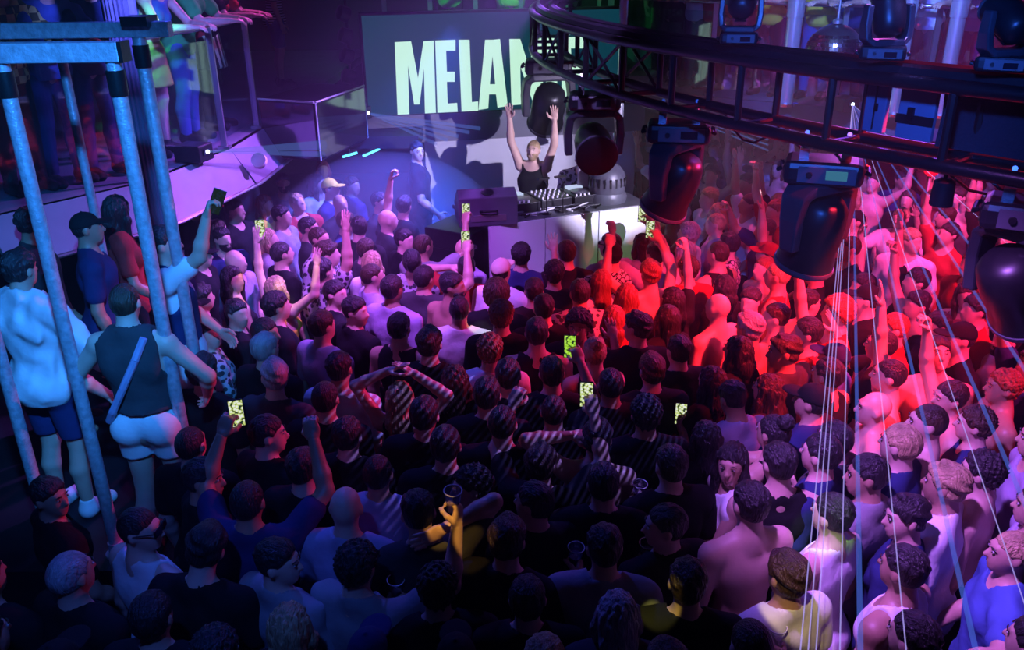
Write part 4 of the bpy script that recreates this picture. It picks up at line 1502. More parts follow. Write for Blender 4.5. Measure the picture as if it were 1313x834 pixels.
def moving_head(pos, yaw, pan, tilt, label, s=1.0, up=False, light=None):
    lit = 'lit display' in label
    """hangs from pos; up = stands on it"""
    root = empty('moving_head_lamp', pos, yaw, label, 'stage lamp', 'moving stage lamps on the ring truss')
    root.scale = (s, s, -s if up else s)
    for x in (() if up else (-0.11, 0.11)):
        MB().tube([(x, 0, 0.035), (x, 0.035, 0.02), (x, 0.035, -0.03), (x, 0, -0.045)], 0.013, 8).build('hook_clamp', M_ALU, root, 40)
        MB().box((x, 0, -0.075), (0.05, 0.10, 0.05)).build('clamp_plate', M_ALU, root)
    base = MB().box((0, 0, -0.165), (0.42, 0.30, 0.13)).build('base', M_PLASTIC, root, None, 0.035)
    MB().box((0.02, -0.153, -0.165), (0.30, 0.010, 0.085)).build('control_panel', M_GREYPL, base)
    MB().box((0.07, -0.160, -0.160), (0.11, 0.006, 0.050)).build('display', glow('lamp_display', (0.10, 0.45, 0.75), 0.32) if lit else M_LENS, base)
    MB().lathe([(0.018, 0), (0.016, 0.012)], 12, Matrix.Translation((-0.07, -0.158, -0.165)) @ Matrix.Rotation(R(90), 4, 'X')).build('dial', M_PLASTIC, base)
    for x in (-0.215, 0.215):
        MB().tube([(x, -0.08, -0.15), (x * 1.10, -0.08, -0.16), (x * 1.10, 0.08, -0.16), (x, 0.08, -0.15)], 0.012, 8).build('carry_handle', M_BLACK, base, 40)
    P_ = Matrix.Rotation(pan, 4, 'Z')
    # yoke: rounded U of rectangular section
    y = MB()
    path = [(-0.205, -0.60), (-0.215, -0.42), (-0.200, -0.30), (-0.15, -0.255), (0.15, -0.255), (0.200, -0.30), (0.215, -0.42), (0.205, -0.60)]
    wid = [0.05, 0.065, 0.08, 0.10, 0.10, 0.08, 0.065, 0.05]
    vs, fs = [], []
    for i, (x, z) in enumerate(path):
        x0, z0 = path[max(0, i - 1)]
        x1, z1 = path[min(len(path) - 1, i + 1)]
        t = Vector((x1 - x0, 0, z1 - z0)).normalized()
        n = Vector((t.z, 0, -t.x)) * 0.032
        c = Vector((x, 0, z))
        for sx, sy in ((1, -1), (1, 1), (-1, 1), (-1, -1)):
            vs.append(c + n * sx + Vector((0, wid[i] * sy, 0)))
    for i in range(len(path) - 1):
        for k in range(4):
            k2 = (k + 1) % 4
            fs.append((i * 4 + k, i * 4 + k2, (i + 1) * 4 + k2, (i + 1) * 4 + k))
    fs += [(3, 2, 1, 0), tuple(len(path) * 4 - 4 + k for k in range(4))]
    y.add(vs, fs)
    y.build('yoke', M_YOKE, root, None, 0.014, P_)
    MB().lathe([(0.10, -0.22), (0.10, -0.262)], 20).build('pan_bearing', M_BLACK, root, 40)
    HM_ = P_ @ Matrix.Translation((0, 0, -0.52)) @ Matrix.Rotation(tilt, 4, 'X')
    hd = MB().lathe([(0.03, 0.215), (0.10, 0.205), (0.135, 0.16), (0.15, 0.08), (0.155, -0.02), (0.150, -0.10), (0.165, -0.18), (0.168, -0.235), (0.150, -0.240)], 26).build('head', M_PLASTIC, root, 45, 0, HM_)
    MB().lathe([(0.142, -0.238), (0.120, -0.225), (0.04, -0.215)], 26).build('lens', M_LENS, hd, 60)
    for k in range(9):
        MB().box((0, 0.150, 0.13 - 0.018 * k), (0.12, 0.02, 0.007)).build('cooling_fin', M_BLACK, hd)
    MB().lathe([(0.172, -0.20), (0.176, -0.215), (0.172, -0.228)], 26).build('lens_ring', M_GREYPL, hd, 60)
    return root


M_YOKE = mat('yoke_plastic', (0.030, 0.032, 0.042), 0.34, 0.0, var=0.2)
LAMPS = [(684, 0, 12, 35, 'moving stage lamp hanging in front of the lettered screen'),
         (763, 0, 8, -78, 'moving stage lamp with a wide blue-lit yoke in front of the DJ'),
         (872, 0, 58, 24, 'moving stage lamp tilted down beside the booth end'),
         (1062, 0, 52, 14, 'moving stage lamp with a lit display panel above the red crowd'),
         (1338, 0, -30, 40, 'moving stage lamp cropped by the picture edge over the dancers')]
for x, yw, pan, tilt, lab in LAMPS:
    a = ring_angle(x, -TW * 0.2)
    p = ring(a, -TW * 0.2, ZL - 0.02)
    look = math.atan2(-p.x, p.y)        # control panel towards the room's upper floor
    moving_head(p, -math.atan2(p.x, p.y) + R(yw), R(pan), R(tilt), lab, 1.2 if x < 700 else 1.0)
for x, pan, tilt, lab, dr in ((944, 0, 80, 'dark lamp standing on top of the truss beside the mirror ball', TW), (1128, 30, 20, 'dark lamp standing on the truss between mirror ball and chrome pole', TW),
                              (1275, 40, 60, 'dark arched lamp standing on the truss below the far balcony', TW)):
    a = ring_angle(x, dr, ZU)
    p = ring(a, dr, ZU + 0.04)
    moving_head(p, -math.atan2(p.x, p.y), R(pan), R(tilt), lab, 0.5, True)

# boxes and cloth carried inside the truss
for x0, x1, nm, mm, lab, hgt in ((1118, 1146, 'junction_box', mat('box_blue', (0.10, 0.15, 0.26), 0.6, spec=0.2), 'pale blue junction box fixed in the truss', 0.26),
                            (1160, 1205, 'power_pack', mat('box_blue2', (0.12, 0.17, 0.28), 0.6, spec=0.2), 'blue power pack with a dark strap fixed in the truss', 0.27)):
    aa, ab = ring_angle(x0, -TW, (ZL + ZU) / 2), ring_angle(x1, -TW, (ZL + ZU) / 2)
    qa, qb = ring(aa, -TW * 0.7, (ZL + ZU) / 2), ring(ab, -TW * 0.7, (ZL + ZU) / 2)
    d = qb - qa
    root = empty(nm, (qa + qb) / 2 - Vector((0, 0, hgt / 2)), math.atan2(d.y, d.x), lab, 'box')
    MB().box((0, 0, hgt / 2), (d.length, 0.035, hgt)).build('case', mm, root, None, 0.006)
    if nm == 'power_pack':
        MB().box((0, -0.0215, 0.10), (d.length * 1.02, 0.008, 0.045)).build('strap', M_PLASTIC, root)
        MB().box((-0.02, -0.028, 0.13), (0.03, 0.02, 0.06)).build('buckle', M_BLACK, root)
    else:
        MB().box((0.0, -0.0205, hgt / 2), (0.006, 0.008, hgt * 0.9)).build('lid_seam', M_PLASTIC, root)
        MB().box((0.012, -0.022, hgt / 2), (0.012, 0.012, 0.04)).build('latch', M_BLACK, root)
a0_ = ring_angle(1212, -TW, 3.3)
cl = MB()
NP = 14
vs = []
for i in range(NP + 1):
    a = a0_ + (EXT1 - a0_) * i / NP
    for z, q in ((ZU - 0.02, 0.02), ((ZL + ZU) / 2, 0.04 + 0.015 * (i % 2)), (ZL + 0.03, 0.02)):
        vs.append(ring(a, -TW * 0.6 - q, z))
    for z, q in ((ZU - 0.02, 0.035), ((ZL + ZU) / 2, 0.055 + 0.015 * (i % 2)), (ZL + 0.03, 0.035)):
        vs.append(ring(a, -TW * 0.6 - q, z))
fs = []
for i in range(NP):
    A_, B_ = i * 6, (i + 1) * 6
    fs += [(A_, A_ + 1, B_ + 1, B_), (A_ + 1, A_ + 2, B_ + 2, B_ + 1), (A_ + 3, B_ + 3, B_ + 4, A_ + 4), (A_ + 4, B_ + 4, B_ + 5, A_ + 5), (A_, B_, B_ + 3, A_ + 3), (A_ + 2, A_ + 5, B_ + 5, B_ + 2)]
cl.add(vs, fs)
o = cl.build('cover_cloth', mat('felt_black', (0.018, 0.018, 0.03), 0.95, bump=0.4, bscale=60), None, 60)
tag(o, 'black felt cloth wrapped round the near end of the truss', 'cloth')
# small hanging lamp cans and cable loops
a = ring_angle(1215)
p = ring(a, 0, ZL - 0.02)
can = empty('small_spotlight', p, 0.3, 'small black spotlight can hanging under the truss beside the glass tumbler reflections', 'lamp')
can['label'] = 'small black spotlight can hanging under the near end of the truss'
MB().tube([(0, 0, 0.02), (0, 0, -0.09)], 0.010, 8).build('hanger', M_BLACK, can)
MB().lathe([(0.03, -0.07), (0.05, -0.085), (0.055, -0.20), (0.05, -0.205)], 18).build('can', M_PLASTIC, can, 40)
for i, x in enumerate((735, 905, 985, 1180, 1235)):
    a = ring_angle(x)
    a2 = a + SG * 0.5 / RR
    pts = [ring(a + (a2 - a) * t, -TW, ZL - 0.03 - 0.14 * math.sin(math.pi * t)) for t in (0, 0.2, 0.4, 0.6, 0.8, 1)]
    o = MB().tube([q - pts[0] for q in pts], 0.008, 6).build('hanging_cable', M_PLASTIC, None, 40)
    o.location = pts[0]
    tag(o, ['black cable loop near the lettered screen lamp', 'black cable loop beside the lamp over the booth end', 'black cable loop before the lamp with lit display',
            'black cable loop under the junction box', 'black cable loop under the felt-wrapped truss'][i], 'cable', 'cable loops under the truss')

# mirror ball
mb = at_Y(1069, 68, 9.2)
ball = empty('mirror_ball', (mb.x, mb.y, mb.z), 0, 'large mirror ball hanging behind the curved truss', 'mirror ball')
NR, RB = 22, 0.285
k_ = 0
MB().lathe([(0.02, RB - 0.005), (0.05, RB), (0.05, RB + 0.03), (0.015, RB + 0.05), (0.008, RB + 0.35)], 14).build('hanger', M_ALU, ball, 40)
MB().lathe([(RB * 0.985 * math.cos(R(q)), RB * 0.985 * math.sin(R(q))) for q in range(-88, 89, 8)], 40).build('core', M_PLASTIC, ball, 40)
tile_m = MB().box((0, 0, 0), (0.034, 0.006, 0.034)).mesh('mirror_tile')
tile_m.materials.append(M_CHROME)
for i in range(4, NR):
    la = R(-90 + 180 * (i + 0.5) / NR)
    n = max(6, int(2 * math.pi * RB * math.cos(la) / 0.039))
    for j in range(n):
        if k_ >= 300:
            break
        lo_ = 2 * math.pi * j / n
        if math.sin(lo_) > 0.45:
            continue
        d = Vector((math.cos(la) * math.cos(lo_), math.cos(la) * math.sin(lo_), math.sin(la)))
        mtx = Matrix.Translation(d * RB) @ d.to_track_quat('Y', 'Z').to_matrix().to_4x4() @ Matrix.Rotation(random.uniform(-0.05, 0.05), 4, 'X')
        mesh_obj('mirror_tile', tile_m, ball, mtx)
        k_ += 1

# ================================================================== lasers
M_BEAM = glow('laser_blue', (0.10, 0.20, 1.0), 0.9, 0.20)
M_BEAMV = glow('laser_white', (0.45, 0.36, 1.0), 1.1, 0.36)


def laser(pos, rz, label, beams, head='laser_projector'):
    root = empty(head, pos, rz, label, 'laser')
    MB().box((0, 0.14, 0.0), (0.22, 0.26, 0.15)).build('housing', M_PLASTIC, root, None, 0.01)
    MB().box((0, 0.005, 0.01), (0.10, 0.014, 0.05)).build('aperture', M_LENS, root)
    MB().lathe([(0.016, 0), (0.016, 0.012)], 10, Matrix.Translation((0, 0.0, 0.01)) @ Matrix.Rotation(R(90), 4, 'X')).build('emitter', glow('laser_spark', (0.8, 0.9, 1.0), 12.0), root)
    inv = (Matrix.Translation(pos) @ Matrix.Rotation(rz, 4, 'Z')).inverted()
    for e, r0, r1, m in beams:
        MB().tube([inv @ (Vector(pos) + Vector((0, 0, 0.01))), inv @ Vector(e)], [r0, r1], 8, False).build('beam', m, root, 60)  # light in the haze, built as glowing see-through tubes
    return root


LP = at_d(1093, 135, 9.7)
bl = []
for (x, y), thick in (((1060, 480), 0), ((1065, 480), 0), ((1070, 480), 0), ((1098, 480), 1), ((1127, 480), 0), ((1171, 480), 1), ((1212, 480), 0), ((1242, 480), 1), ((1290, 438), 1), ((1311, 395), 1),
                      ((1311, 330), 0), ((1085, 480), 0)):
    dx, dy = x - 1093, y - 135
    k = (830 - 135) / dy
    if 1093 + dx * k > 1312:
        k = (1312 - 1093) / dx
    ex, ey = 1093 + dx * k * 1.15, 135 + dy * k * 1.15
    e = at_z(ex, ey, 2.25)
    bl.append((e, 0.0035, 0.0085 if thick else 0.0020, M_BEAM if thick else M_BEAMV))
laser(LP, 0.35, 'laser projector throwing a fan of blue beams over the red crowd', bl)
LB = at_d(266, 196, 7.7)
laser(LB, R(75), 'laser projector on the balcony edge firing towards the plinth', [(at_d(415, 186, 9.0), 0.008, 0.05, glow('laser_soft', (0.15, 0.30, 1.0), 0.5, 0.22)), (at_d(415, 198, 9.0), 0.006, 0.03, MATS['laser_soft'])])
LS = at_d(472, 146, 10.2)
laser(LS, R(70), 'laser projector at the screen corner with a short blue fan', [(at_d(560 + 14 * k, 185 - 5 * k, 10.2), 0.006, 0.022, MATS['laser_soft']) for k in range(5)])
LM = at_d(806, 122, 9.4)
laser(LM, R(60), 'laser projector by the slim chrome pole fanning over the far dancers', [(at_d(985, 172 + 7 * k, 10.4), 0.004, 0.010, MATS['laser_soft']) for k in range(4)])
# dome camera on the fascia
dc = at_d(333, 207, 8.3)
cm = empty('dome_camera', dc, 0, 'white round ceiling camera on the balcony fascia', 'camera')
MB().lathe([(0.07, 0.05), (0.075, 0.0), (0.05, -0.02)], 20, Matrix.Rotation(R(60), 4, 'X')).build('housing', M_WHITE, cm, 40)
MB().lathe([(0.04, -0.018), (0.03, -0.045), (0.008, -0.055)], 18, Matrix.Rotation(R(60), 4, 'X')).build('lens_dome', M_LENS, cm, 60)

# ================================================================== raised platform with poles
ZP = 0.75
structure(MB().prism([(-9.8, 4.12), (-1.72, 4.12), (-1.72, 5.9), (-9.8, 5.9)], 0.0, ZP).build('platform_floor', M_FLOOR))


def platform_pole(name, k, Y, r, z0, z1, lab, m=None):
    root = empty(name, (k * Y, Y, z0), 0, lab, 'pole')
    MB().lathe([(r, 0), (r, z1 - z0)], 20).build('tube', m or M_STEEL, root, 40)
    MB().lathe([(r * 1.9, 0), (r * 1.9, 0.012), (r * 1.3, 0.02), (r * 1.25, 0.09)], 20).build('foot_flange', M_STEEL, root, 40)
    MB().lathe([(r * 1.18, z1 - z0 - 0.16), (r * 1.22, z1 - z0 - 0.15), (r * 1.22, z1 - z0 - 0.04)], 20).build('top_collar', M_BLACK, root, 40)
    return root


ZTOP = 3.62
platform_pole('scaffold_pole', -0.438, 4.28, 0.036, ZP, ZTOP, 'cyan-lit steel scaffold pole in front of the person in white trunks')
platform_pole('scaffold_pole', -0.405, 4.95, 0.036, ZP, ZTOP + 0.05, 'steel scaffold pole just behind the pole in front of the white trunks')
platform_pole('scaffold_pole', -0.562, 4.28, 0.036, ZP, ZTOP, 'cyan-lit steel scaffold pole beside the white shirt')
platform_pole('scaffold_pole', -0.652, 4.28, 0.034, ZP, ZTOP, 'steel scaffold pole at the very edge of the platform')
platform_pole('scaffold_pole', -0.494, 5.75, 0.030, ZP, 3.65, 'thinner dark scaffold pole at the back of the platform')
bmz = empty('box_beam', (-2.0, 4.28, ZTOP), 0, 'cyan-lit square steel beam joining the scaffold pole tops', 'beam')
MB().box((-1.6, 0, 0.045), (3.55, 0.10, 0.09)).build('tube', M_STEEL, bmz, None, 0.006)
MB().box((0.185, 0, 0.045), (0.02, 0.105, 0.095)).build('end_cap', M_BLACK, bmz)
bm2 = empty('box_beam', (-2.0, 4.95, ZTOP + 0.05), 0, 'second square steel beam just behind the cyan-lit one', 'beam')
MB().box((-1.6, 0, 0.04), (3.55, 0.08, 0.08)).build('tube', M_STEEL, bm2, None, 0.006)
MB().box((0.02, -0.02, 0.085), (0.14, 0.16, 0.05)).build('joint_block', M_BLACK, bm2)
fc = at_Y(187, 200, 6.35)
fl = empty('fluted_column', (fc.x, fc.y, 0), 0, 'purple fluted column behind the scaffold poles', 'column')
b = MB()
pf = []
for k in range(48):
    a = 2 * math.pi * k / 48
    rr = 0.112 if k % 2 else 0.100
    pf.append((rr * math.cos(a), rr * math.sin(a)))
b.prism(pf, 0.0, 5.68)
b.build('shaft', mat('column_lilac', (0.22, 0.20, 0.32), 0.4, 0.3), fl)
MB().lathe([(0.14, 0), (0.14, 0.05), (0.10, 0.07)], 24).build('plinth', M_BLACK, fl, 40)


# ================================================================== people
STAGE = Vector((0.35, 9.6, 0))


def place(x, y, pose, hair, top, turn=0.0, s=1.0, floor=0.0, flip=False, toward=STAGE, **kw):
    """a person whose head shows at photo position x, y, standing on a floor of the given height"""
    fem = hair[0] in 'LBPU'
    hc = get_skel(pose, fem)['hc']
    P0 = at_z(x, y, floor + hc[2] * s)
    face = math.atan2(-(toward.x - P0.x), toward.y - P0.y) + R(turn)
    off_ = Matrix.Rotation(face, 3, 'Z') @ Vector((hc[0] * s * (-1 if flip else 1), hc[1] * s, 0))
    pos = (P0.x - off_.x, P0.y - off_.y, floor)
    depth = (P0 - Vector((0, 0, CAM_Z))).length
    return person(pos, face, pose, hair, top, s=s, flip=flip, near=kw.pop('near', depth < 6.3), px=(x, y), **kw)


# x  y  hair  top  pose  turn  flags; the yellow cap paints in yellow light on a head
CROWD = """
366 234 fk tg stand -60 D
383 260 sl tr lookup -55
406 235 Lb tw left -50
414 216 Lr tk stand -40
428 243 Hy tn stand -30
449 238 sb tn profile 60 f
446 260 x tk stand -62
369 279 fk tg stand -30
401 289 sk tk stand -40
436 289 sb tn left -60
424 306 zb tt stand -65
457 289 sk tk left 30
302 302 fk tn stand -75 D
282 296 Lb tk left -20
349 304 Bl tg stand -30
357 326 zk tk stand -15
347 262 Lr ty stand -30
433 330 wb tt stand -40
319 338 x tl stand -60
480 281 x tk fist 0 f
512 309 sk tk profile 0 f
462 318 sb td left -30 G
549 321 zb tg phone1 -25
577 322 x tl stand -20 G
481 262 sk tk stand -40
503 262 sk tk left 0
314 358 Lk nk profile 0 f
372 365 Bl cy both 0 f
270 379 wk tk stand -20
268 400 Hk tk stand 0
278 416 fk tt profile 0 f
330 395 ck tk stand -30
304 410 sk tk profile -10 f
347 417 sk tk left -20 f
404 411 fb tl stand -15
436 373 sk tk left -30 f
449 402 fk tk profile 0 f
340 447 sg tk stand 0
282 474 wk tk stand 0
457 352 zb tl stand -30
496 338 Ll tw stand 0
504 365 sk tl stand -10
531 353 sk td phone1 -10
576 362 fk x profile 0 fD
600 345 sk tr over 10
642 348 Hc tw stand -10
613 394 zk tw stand 0
644 380 ab tk stand 0
517 422 sk nk stand 0
574 441 wb tk stand 0
630 451 cr tw stand 10
531 328 sk tt lookup 20
433 345 ck tt arm 0
689 328 ck tn front 0
741 328 fb tk stand 0
764 325 Nk tp stand 0
801 316 sb tl left 0 G
821 319 Bb tg arm 0
699 377 fk tk stand 0
720 392 fk tk stand 0
748 384 sk tt stand 0
670 419 sk nk stand 0
741 416 ak tk stand 170
749 441 Ul nk front 10
791 362 Lr tw stand 0
798 384 Lr tr stand 0
772 400 Br nr stand 0
799 415 wk tk left 0
841 387 Lk tk fist 10
720 357 ck tk stand 0
667 402 cr tk stand 0
836 352 wr x phone 0
899 180 sb tk stand 20
933 180 zb x arm 20
957 186 zb x wide 20
919 190 sk td stand 30
978 184 sb tk arm 20
912 224 wk nk both 30
956 224 sk x arm 30
924 257 fl tw stand 30
947 264 zb tw arm 30
919 276 Bl nk stand 40
977 267 sr tr fist 40
880 295 cg tw stand 30
882 325 Lg tw stand 20
907 285 zl tl stand 30
919 318 zb nk stand 10
889 352 cb tr stand 0
871 401 Lk tk stand 10
934 376 Bk tk stand 20
964 326 Hr tr arm 30
984 340 zr x stand 80
1001 359 zl nr stand 40
956 383 fk x profile 40
1014 387 fk x profile -20 f
984 400 fb x stand 40
912 402 x x stand 20
936 415 wg x stand 20
1035 347 sk tk stand 40
945 319 sk tp stand 30
860 325 sb tl phone 10
855 290 sb tk stand 20
887 459 sk tk stand 10
937 484 Lk tk stand 20
961 503 fk tl lowphone 20
999 462 wb td left 20
996 494 Lb tk stand 30
973 455 Bk tk stand 30
1036 470 sk nk stand 30
1104 364 sk tr stand 50
1123 391 Hk tk stand 40
1077 409 ar nr stand 50
1165 366 sk tk arm 50
1173 399 fk x fist 60
1190 411 sk tk stand 60
1233 378 Lb nr left 60
1264 436 fk x stand 60 D
1210 436 Hk tk stand 50
1233 401 ck tr stand 60
1204 465 fk x lookup 140
1075 449 Hn tu stand 30
1052 420 sk nr fist 40
1142 424 sr tr stand 60
1246 339 sr tr stand 60
1216 300 sk tr arm 45
1140 449 zk tk front 40
1069 514 Hk tn around 30
1104 533 x x stand 50
1127 490 zk x arm 40
1154 533 zb x stand 55
1217 543 cb tn stand 40
1219 497 sk x fist 50
1298 549 sg tl stand 50
1160 577 sl tn stand 35
1193 601 wl tw stand 30
1254 493 cr x stand 50
1077 591 sn tn stand 30
1054 576 sk td stand 30
344 472 wg td left -10
423 474 fk tw stand 0
423 524 zk tk stand 0
364 561 sk tk left -10 f
426 573 sk tk stand 0
541 503 Ll nk clap 0
608 494 Lb tk stand 0
556 546 sk tk stand 0
614 549 zk tk stand 0
515 598 zk tl stand -5
648 496 sk tk stand 0
655 494 sk tk stand 0
591 585 sk tk stand 0
695 514 zk tk phone1 0
784 479 zk tk stand 0
795 560 wk x over 0
846 545 ck tk stand 0
685 592 wb tk phone -14
685 486 sk tk stand 0
833 477 wb tk stand 0
602 604 ck tk left 60
468 631 x tl cup -5
559 650 fk td neck 0 f
650 637 sk tk left 20
672 714 wb tk cup -20
287 623 sk tk left -20 f
339 622 zk tn phone 15
424 592 fk tk stand 0
73 718 zg tk stand 0
159 702 zk nw profile 10 fG
117 824 Hk tk stand 0
266 728 wk tk tilt 0
359 716 fk tg profile 0 f
422 739 ck tg cuphigh -25 G
373 815 Bl tk stand 0
545 750 ck tk cup 10 f
607 814 Hk tk stand 0
678 815 fl tk stand 0
690 777 sk tk stand 0
811 716 fk tg cup -10
846 760 fb tk stand 0
775 775 Bg td stand 0
914 822 zb tk cup 0
779 630 sk tk cup -10
819 660 sk tk profile 0
888 606 fk tk stand 10
914 578 Lk tk stand 10
945 638 fk x stand 10
967 586 Lk tw profile 60
995 575 fk nk cup 0
1019 567 Uk nk stand 20
1080 594 sk tg left 20
1082 643 fk nw stand 20
1136 642 wk tn left 35
1256 622 ck x stand 40
1009 738 wb tw stand 20
1147 705 fk nw stand 25
1205 820 fk tk stand 30
1292 705 zl tu around 60
1292 632 sb tl stand 40
870 828 wb tg stand 0
480 822 Hn td stand 0
233 800 sk tk stand 0
30 800 sk tk stand 0
1290 820 sk tn stand 30
300 805 ck tk lowphone 0
20 740 sk tk stand 0
"""
random.seed(4)
fem_l = 'LBPU'
HOLD = []
for line in CROWD.strip().splitlines():
    f = line.split()
    x, y, hair, top, pose, turn = int(f[0]), int(f[1]), f[2], f[3], f[4], float(f[5])
    fl_ = f[6] if len(f) > 6 else ''
    if hair == 'sn':
        hair = 'sk'
    s = random.uniform(0.975, 1.035)
    if hair[0] in fem_l:
        s = random.uniform(0.95, 1.0)
    o = place(x, y, pose, hair, top, turn + random.uniform(-9, 9), s, 0.0, 'f' in fl_, skin=random.choice((0, 0, 0, 1, 1, 2)), glasses='G' in fl_, beard=hair[1] if 'D' in fl_ and hair[0] != 'x' else None,
              bottom='trousers:' + random.choice('kkdn'))
    HOLD.append((x, y, pose, hair[0] in fem_l, o, 'f' in fl_))

# dancers further back, filled in where rows of heads go on
TAKEN = [p['o'].location.xy.copy() for p in PEOPLE]
FILL = []


CALM = ('stand', 'stand', 'left', 'tilt', 'stand', 'profile')


def fill(x0, x1, y0, y1, step, n_max, hairs, tops, turn, poses=None):
    c = 0
    yy = y0
    while yy < y1:
        z = 1.63
        d = (z - CAM_Z) / ray((x0 + x1) / 2, yy).z
        wpx = step * FPX / d
        xx = x0 + random.uniform(0, wpx * 0.5)
        while xx < x1 and c < n_max:
            jx, jy = xx + random.uniform(-0.25, 0.25) * wpx, yy + random.uniform(-0.12, 0.12) * wpx
            P0 = at_z(jx, jy, z).xy
            if min((P0 - t).length for t in TAKEN) > step * 0.78:
                po = random.choice(poses or ('stand', 'stand', 'left', 'arm', 'fist', 'stand', 'both', 'profile', 'lookup', 'tilt', 'phone1', 'front'))
                if 470 < jx < 650 and jy < 325:
                    xx += wpx
                    continue
                hr = random.choice(hairs)
                o = place(jx, jy, po, hr, random.choice(tops), turn + random.uniform(-14, 14), random.uniform(0.95, 1.03), 0.0, random.random() < 0.4, skin=random.choice((0, 0, 1, 1, 2)), near=False if y0 < 430 else True,
                          bottom='trousers:' + random.choice('kkdn'))
                TAKEN.append(P0)
                c += 1
            xx += wpx
        yy += wpx * 0.50


H1 = ['sk', 'fk', 'wb', 'sb', 'zb', 'Lb', 'ck', 'Hk', 'Bl', 'sl', 'zk', 'fb']
T1 = ['tk', 'tk', 'tr', 'x', 'nk', 'tw', 'td', 'x', 'tn']
fill(1090, 1300, 205, 340, 0.46, 46, H1, T1, 55)
fill(850, 1060, 190, 345, 0.46, 20, H1, T1, 30)
fill(1020, 1313, 345, 470, 0.46, 16, H1, T1, 50)
fill(250, 560, 235, 420, 0.50, 16, H1, ['tk', 'tk', 'td', 'tn', 'tg'], -35, CALM)
fill(560, 860, 330, 470, 0.48, 12, H1, ['tk', 'tk', 'td', 'nk'], 0, CALM)
fill(240, 960, 470, 640, 0.47, 26, ['sk', 'zk', 'fk', 'wk', 'Lk', 'sk'], ['tk'], 0, CALM)
fill(0, 900, 640, 834, 0.50, 14, ['sk', 'zk', 'fk', 'wk', 'sk'], ['tk'], 0, CALM)

# give everyone on the floor elbow room
FLOORP = [p['o'] for p in PEOPLE]
XY = np.array([[o.location.x, o.location.y] for o in FLOORP])
X0 = XY.copy()
for it in range(25):
    D = XY[:, None] - XY[None]
    L = np.sqrt((D ** 2).sum(2)) + np.eye(len(XY))
    push = np.where((L < 0.42)[..., None], D / L[..., None] * ((0.42 - L) * 0.25)[..., None], 0)
    push[np.arange(len(XY)), np.arange(len(XY))] = 0
    XY = XY + push.sum(1)
    dv = XY - X0
    n_ = np.sqrt((dv ** 2).sum(1))
    XY = X0 + dv * np.minimum(1, 0.14 / np.maximum(n_, 1e-6))[:, None]
for o, q in zip(FLOORP, XY):
    o.location.x, o.location.y = q

# ---- stage
dj = place(684, 192, 'dj', 'zl', 'nk', 180 - 20, 1.0, 0.40, toward=Vector((0.2, 20, 0)), skin=0, near=True, beard='l', label='person in black tank top behind the booth with both arms raised high')
place(747, 205, 'table', 'sb', 'tt', 165, 1.0, 0.40, toward=Vector((0.2, 20, 0)), skin=1, near=True, label='person in dotted top bent over the booth gear behind the wide-yoke lamp')
place(535, 193, 'profile', 'sk', 'tk', -60, 1.0, 0.36, True, toward=Vector((0.2, 20, 0)), skin=1, near=True, bottom='trousers:d', label='person in black T-shirt standing guard beside the pale stage panel')
for i, (x, y, hr, tp, po) in enumerate(((800, 178, 'sb', 'tw', 'stand'), (815, 170, 'Lb', 'tr', 'left'), (834, 176, 'zb', 'tk', 'stand'), (870, 176, 'sk', 'tr', 'arm'))):
    place(x, y, po, hr, tp, 30, 1.0, 0.0, near=False, skin=i % 3)

# ---- raised platform
place(26, 345, 'side', 'wk', 'Sw', 14, 1.02, ZP, skin=1, bottom='shorts:n', shoes='w', near=True, label='person in loose white shirt and dark shorts on the raised platform')
m2 = place(161, 387, 'side', 'zb', 'vd', 24, 1.0, ZP, skin=0, bottom='trunks:w', shoes='k', near=True, label='person in charcoal vest with pale strap and white trunks on the platform')
# strap across the back of the vest
T2 = get_skel('side', False)
st_ = MB()
for i, (a_, c_) in enumerate((((0.11, -0.10, 1.47), (0.06, -0.138, 1.36)), ((0.06, -0.138, 1.36), (-0.03, -0.148, 1.20)), ((-0.03, -0.148, 1.20), (-0.12, -0.135, 1.05)), ((-0.12, -0.135, 1.05), (-0.17, -0.10, 0.97)))):
    st_.tube([a_, c_], 0.021, 8)
mesh_obj('shoulder_strap', st_.mesh('shoulder_strap', 40), m2, None, CLOTH['l'], True)
m3 = place(210, 312, 'reach', 'sk', 'tw', -48, 1.03, ZP, skin=1, bottom='shorts:w', shoes='w', near=True, label='person in dark vest over white T-shirt on the platform, one arm held up')
mesh_obj('vest', body_mesh('reach', False, 'vest', 0.0117), m3, None, CLOTH['n'], True)
place(112, 292, 'stand', 'Hk', 'tn', -30, 1.0, ZP, skin=2, near=True, label='person in black cap and navy T-shirt at the back of the platform')
place(150, 268, 'left', 'Lk', 'tr', -30, 1.0, ZP, skin=2, near=True, label='person with long black hair and red T-shirt at the back of the platform')
place(40, 285, 'left', 'wk', 'td', -30, 1.0, ZP, skin=2, near=True, label='person with wavy black hair and charcoal T-shirt at the back of the platform')

# ---- upper floor guests along the rails
def guest(x, Y, pose, hair, top, bottom, face, lab, floor=ZB, s=1.0, skin=0, shoes='k', flip=False, yref=60, lift=0.0):
    p = at_Y(x, yref, Y)
    person((p.x, p.y, floor), face, pose, hair, top, bottom, skin, s, flip, True, label=lab, shoes=shoes, px=(x, 20), group=None)


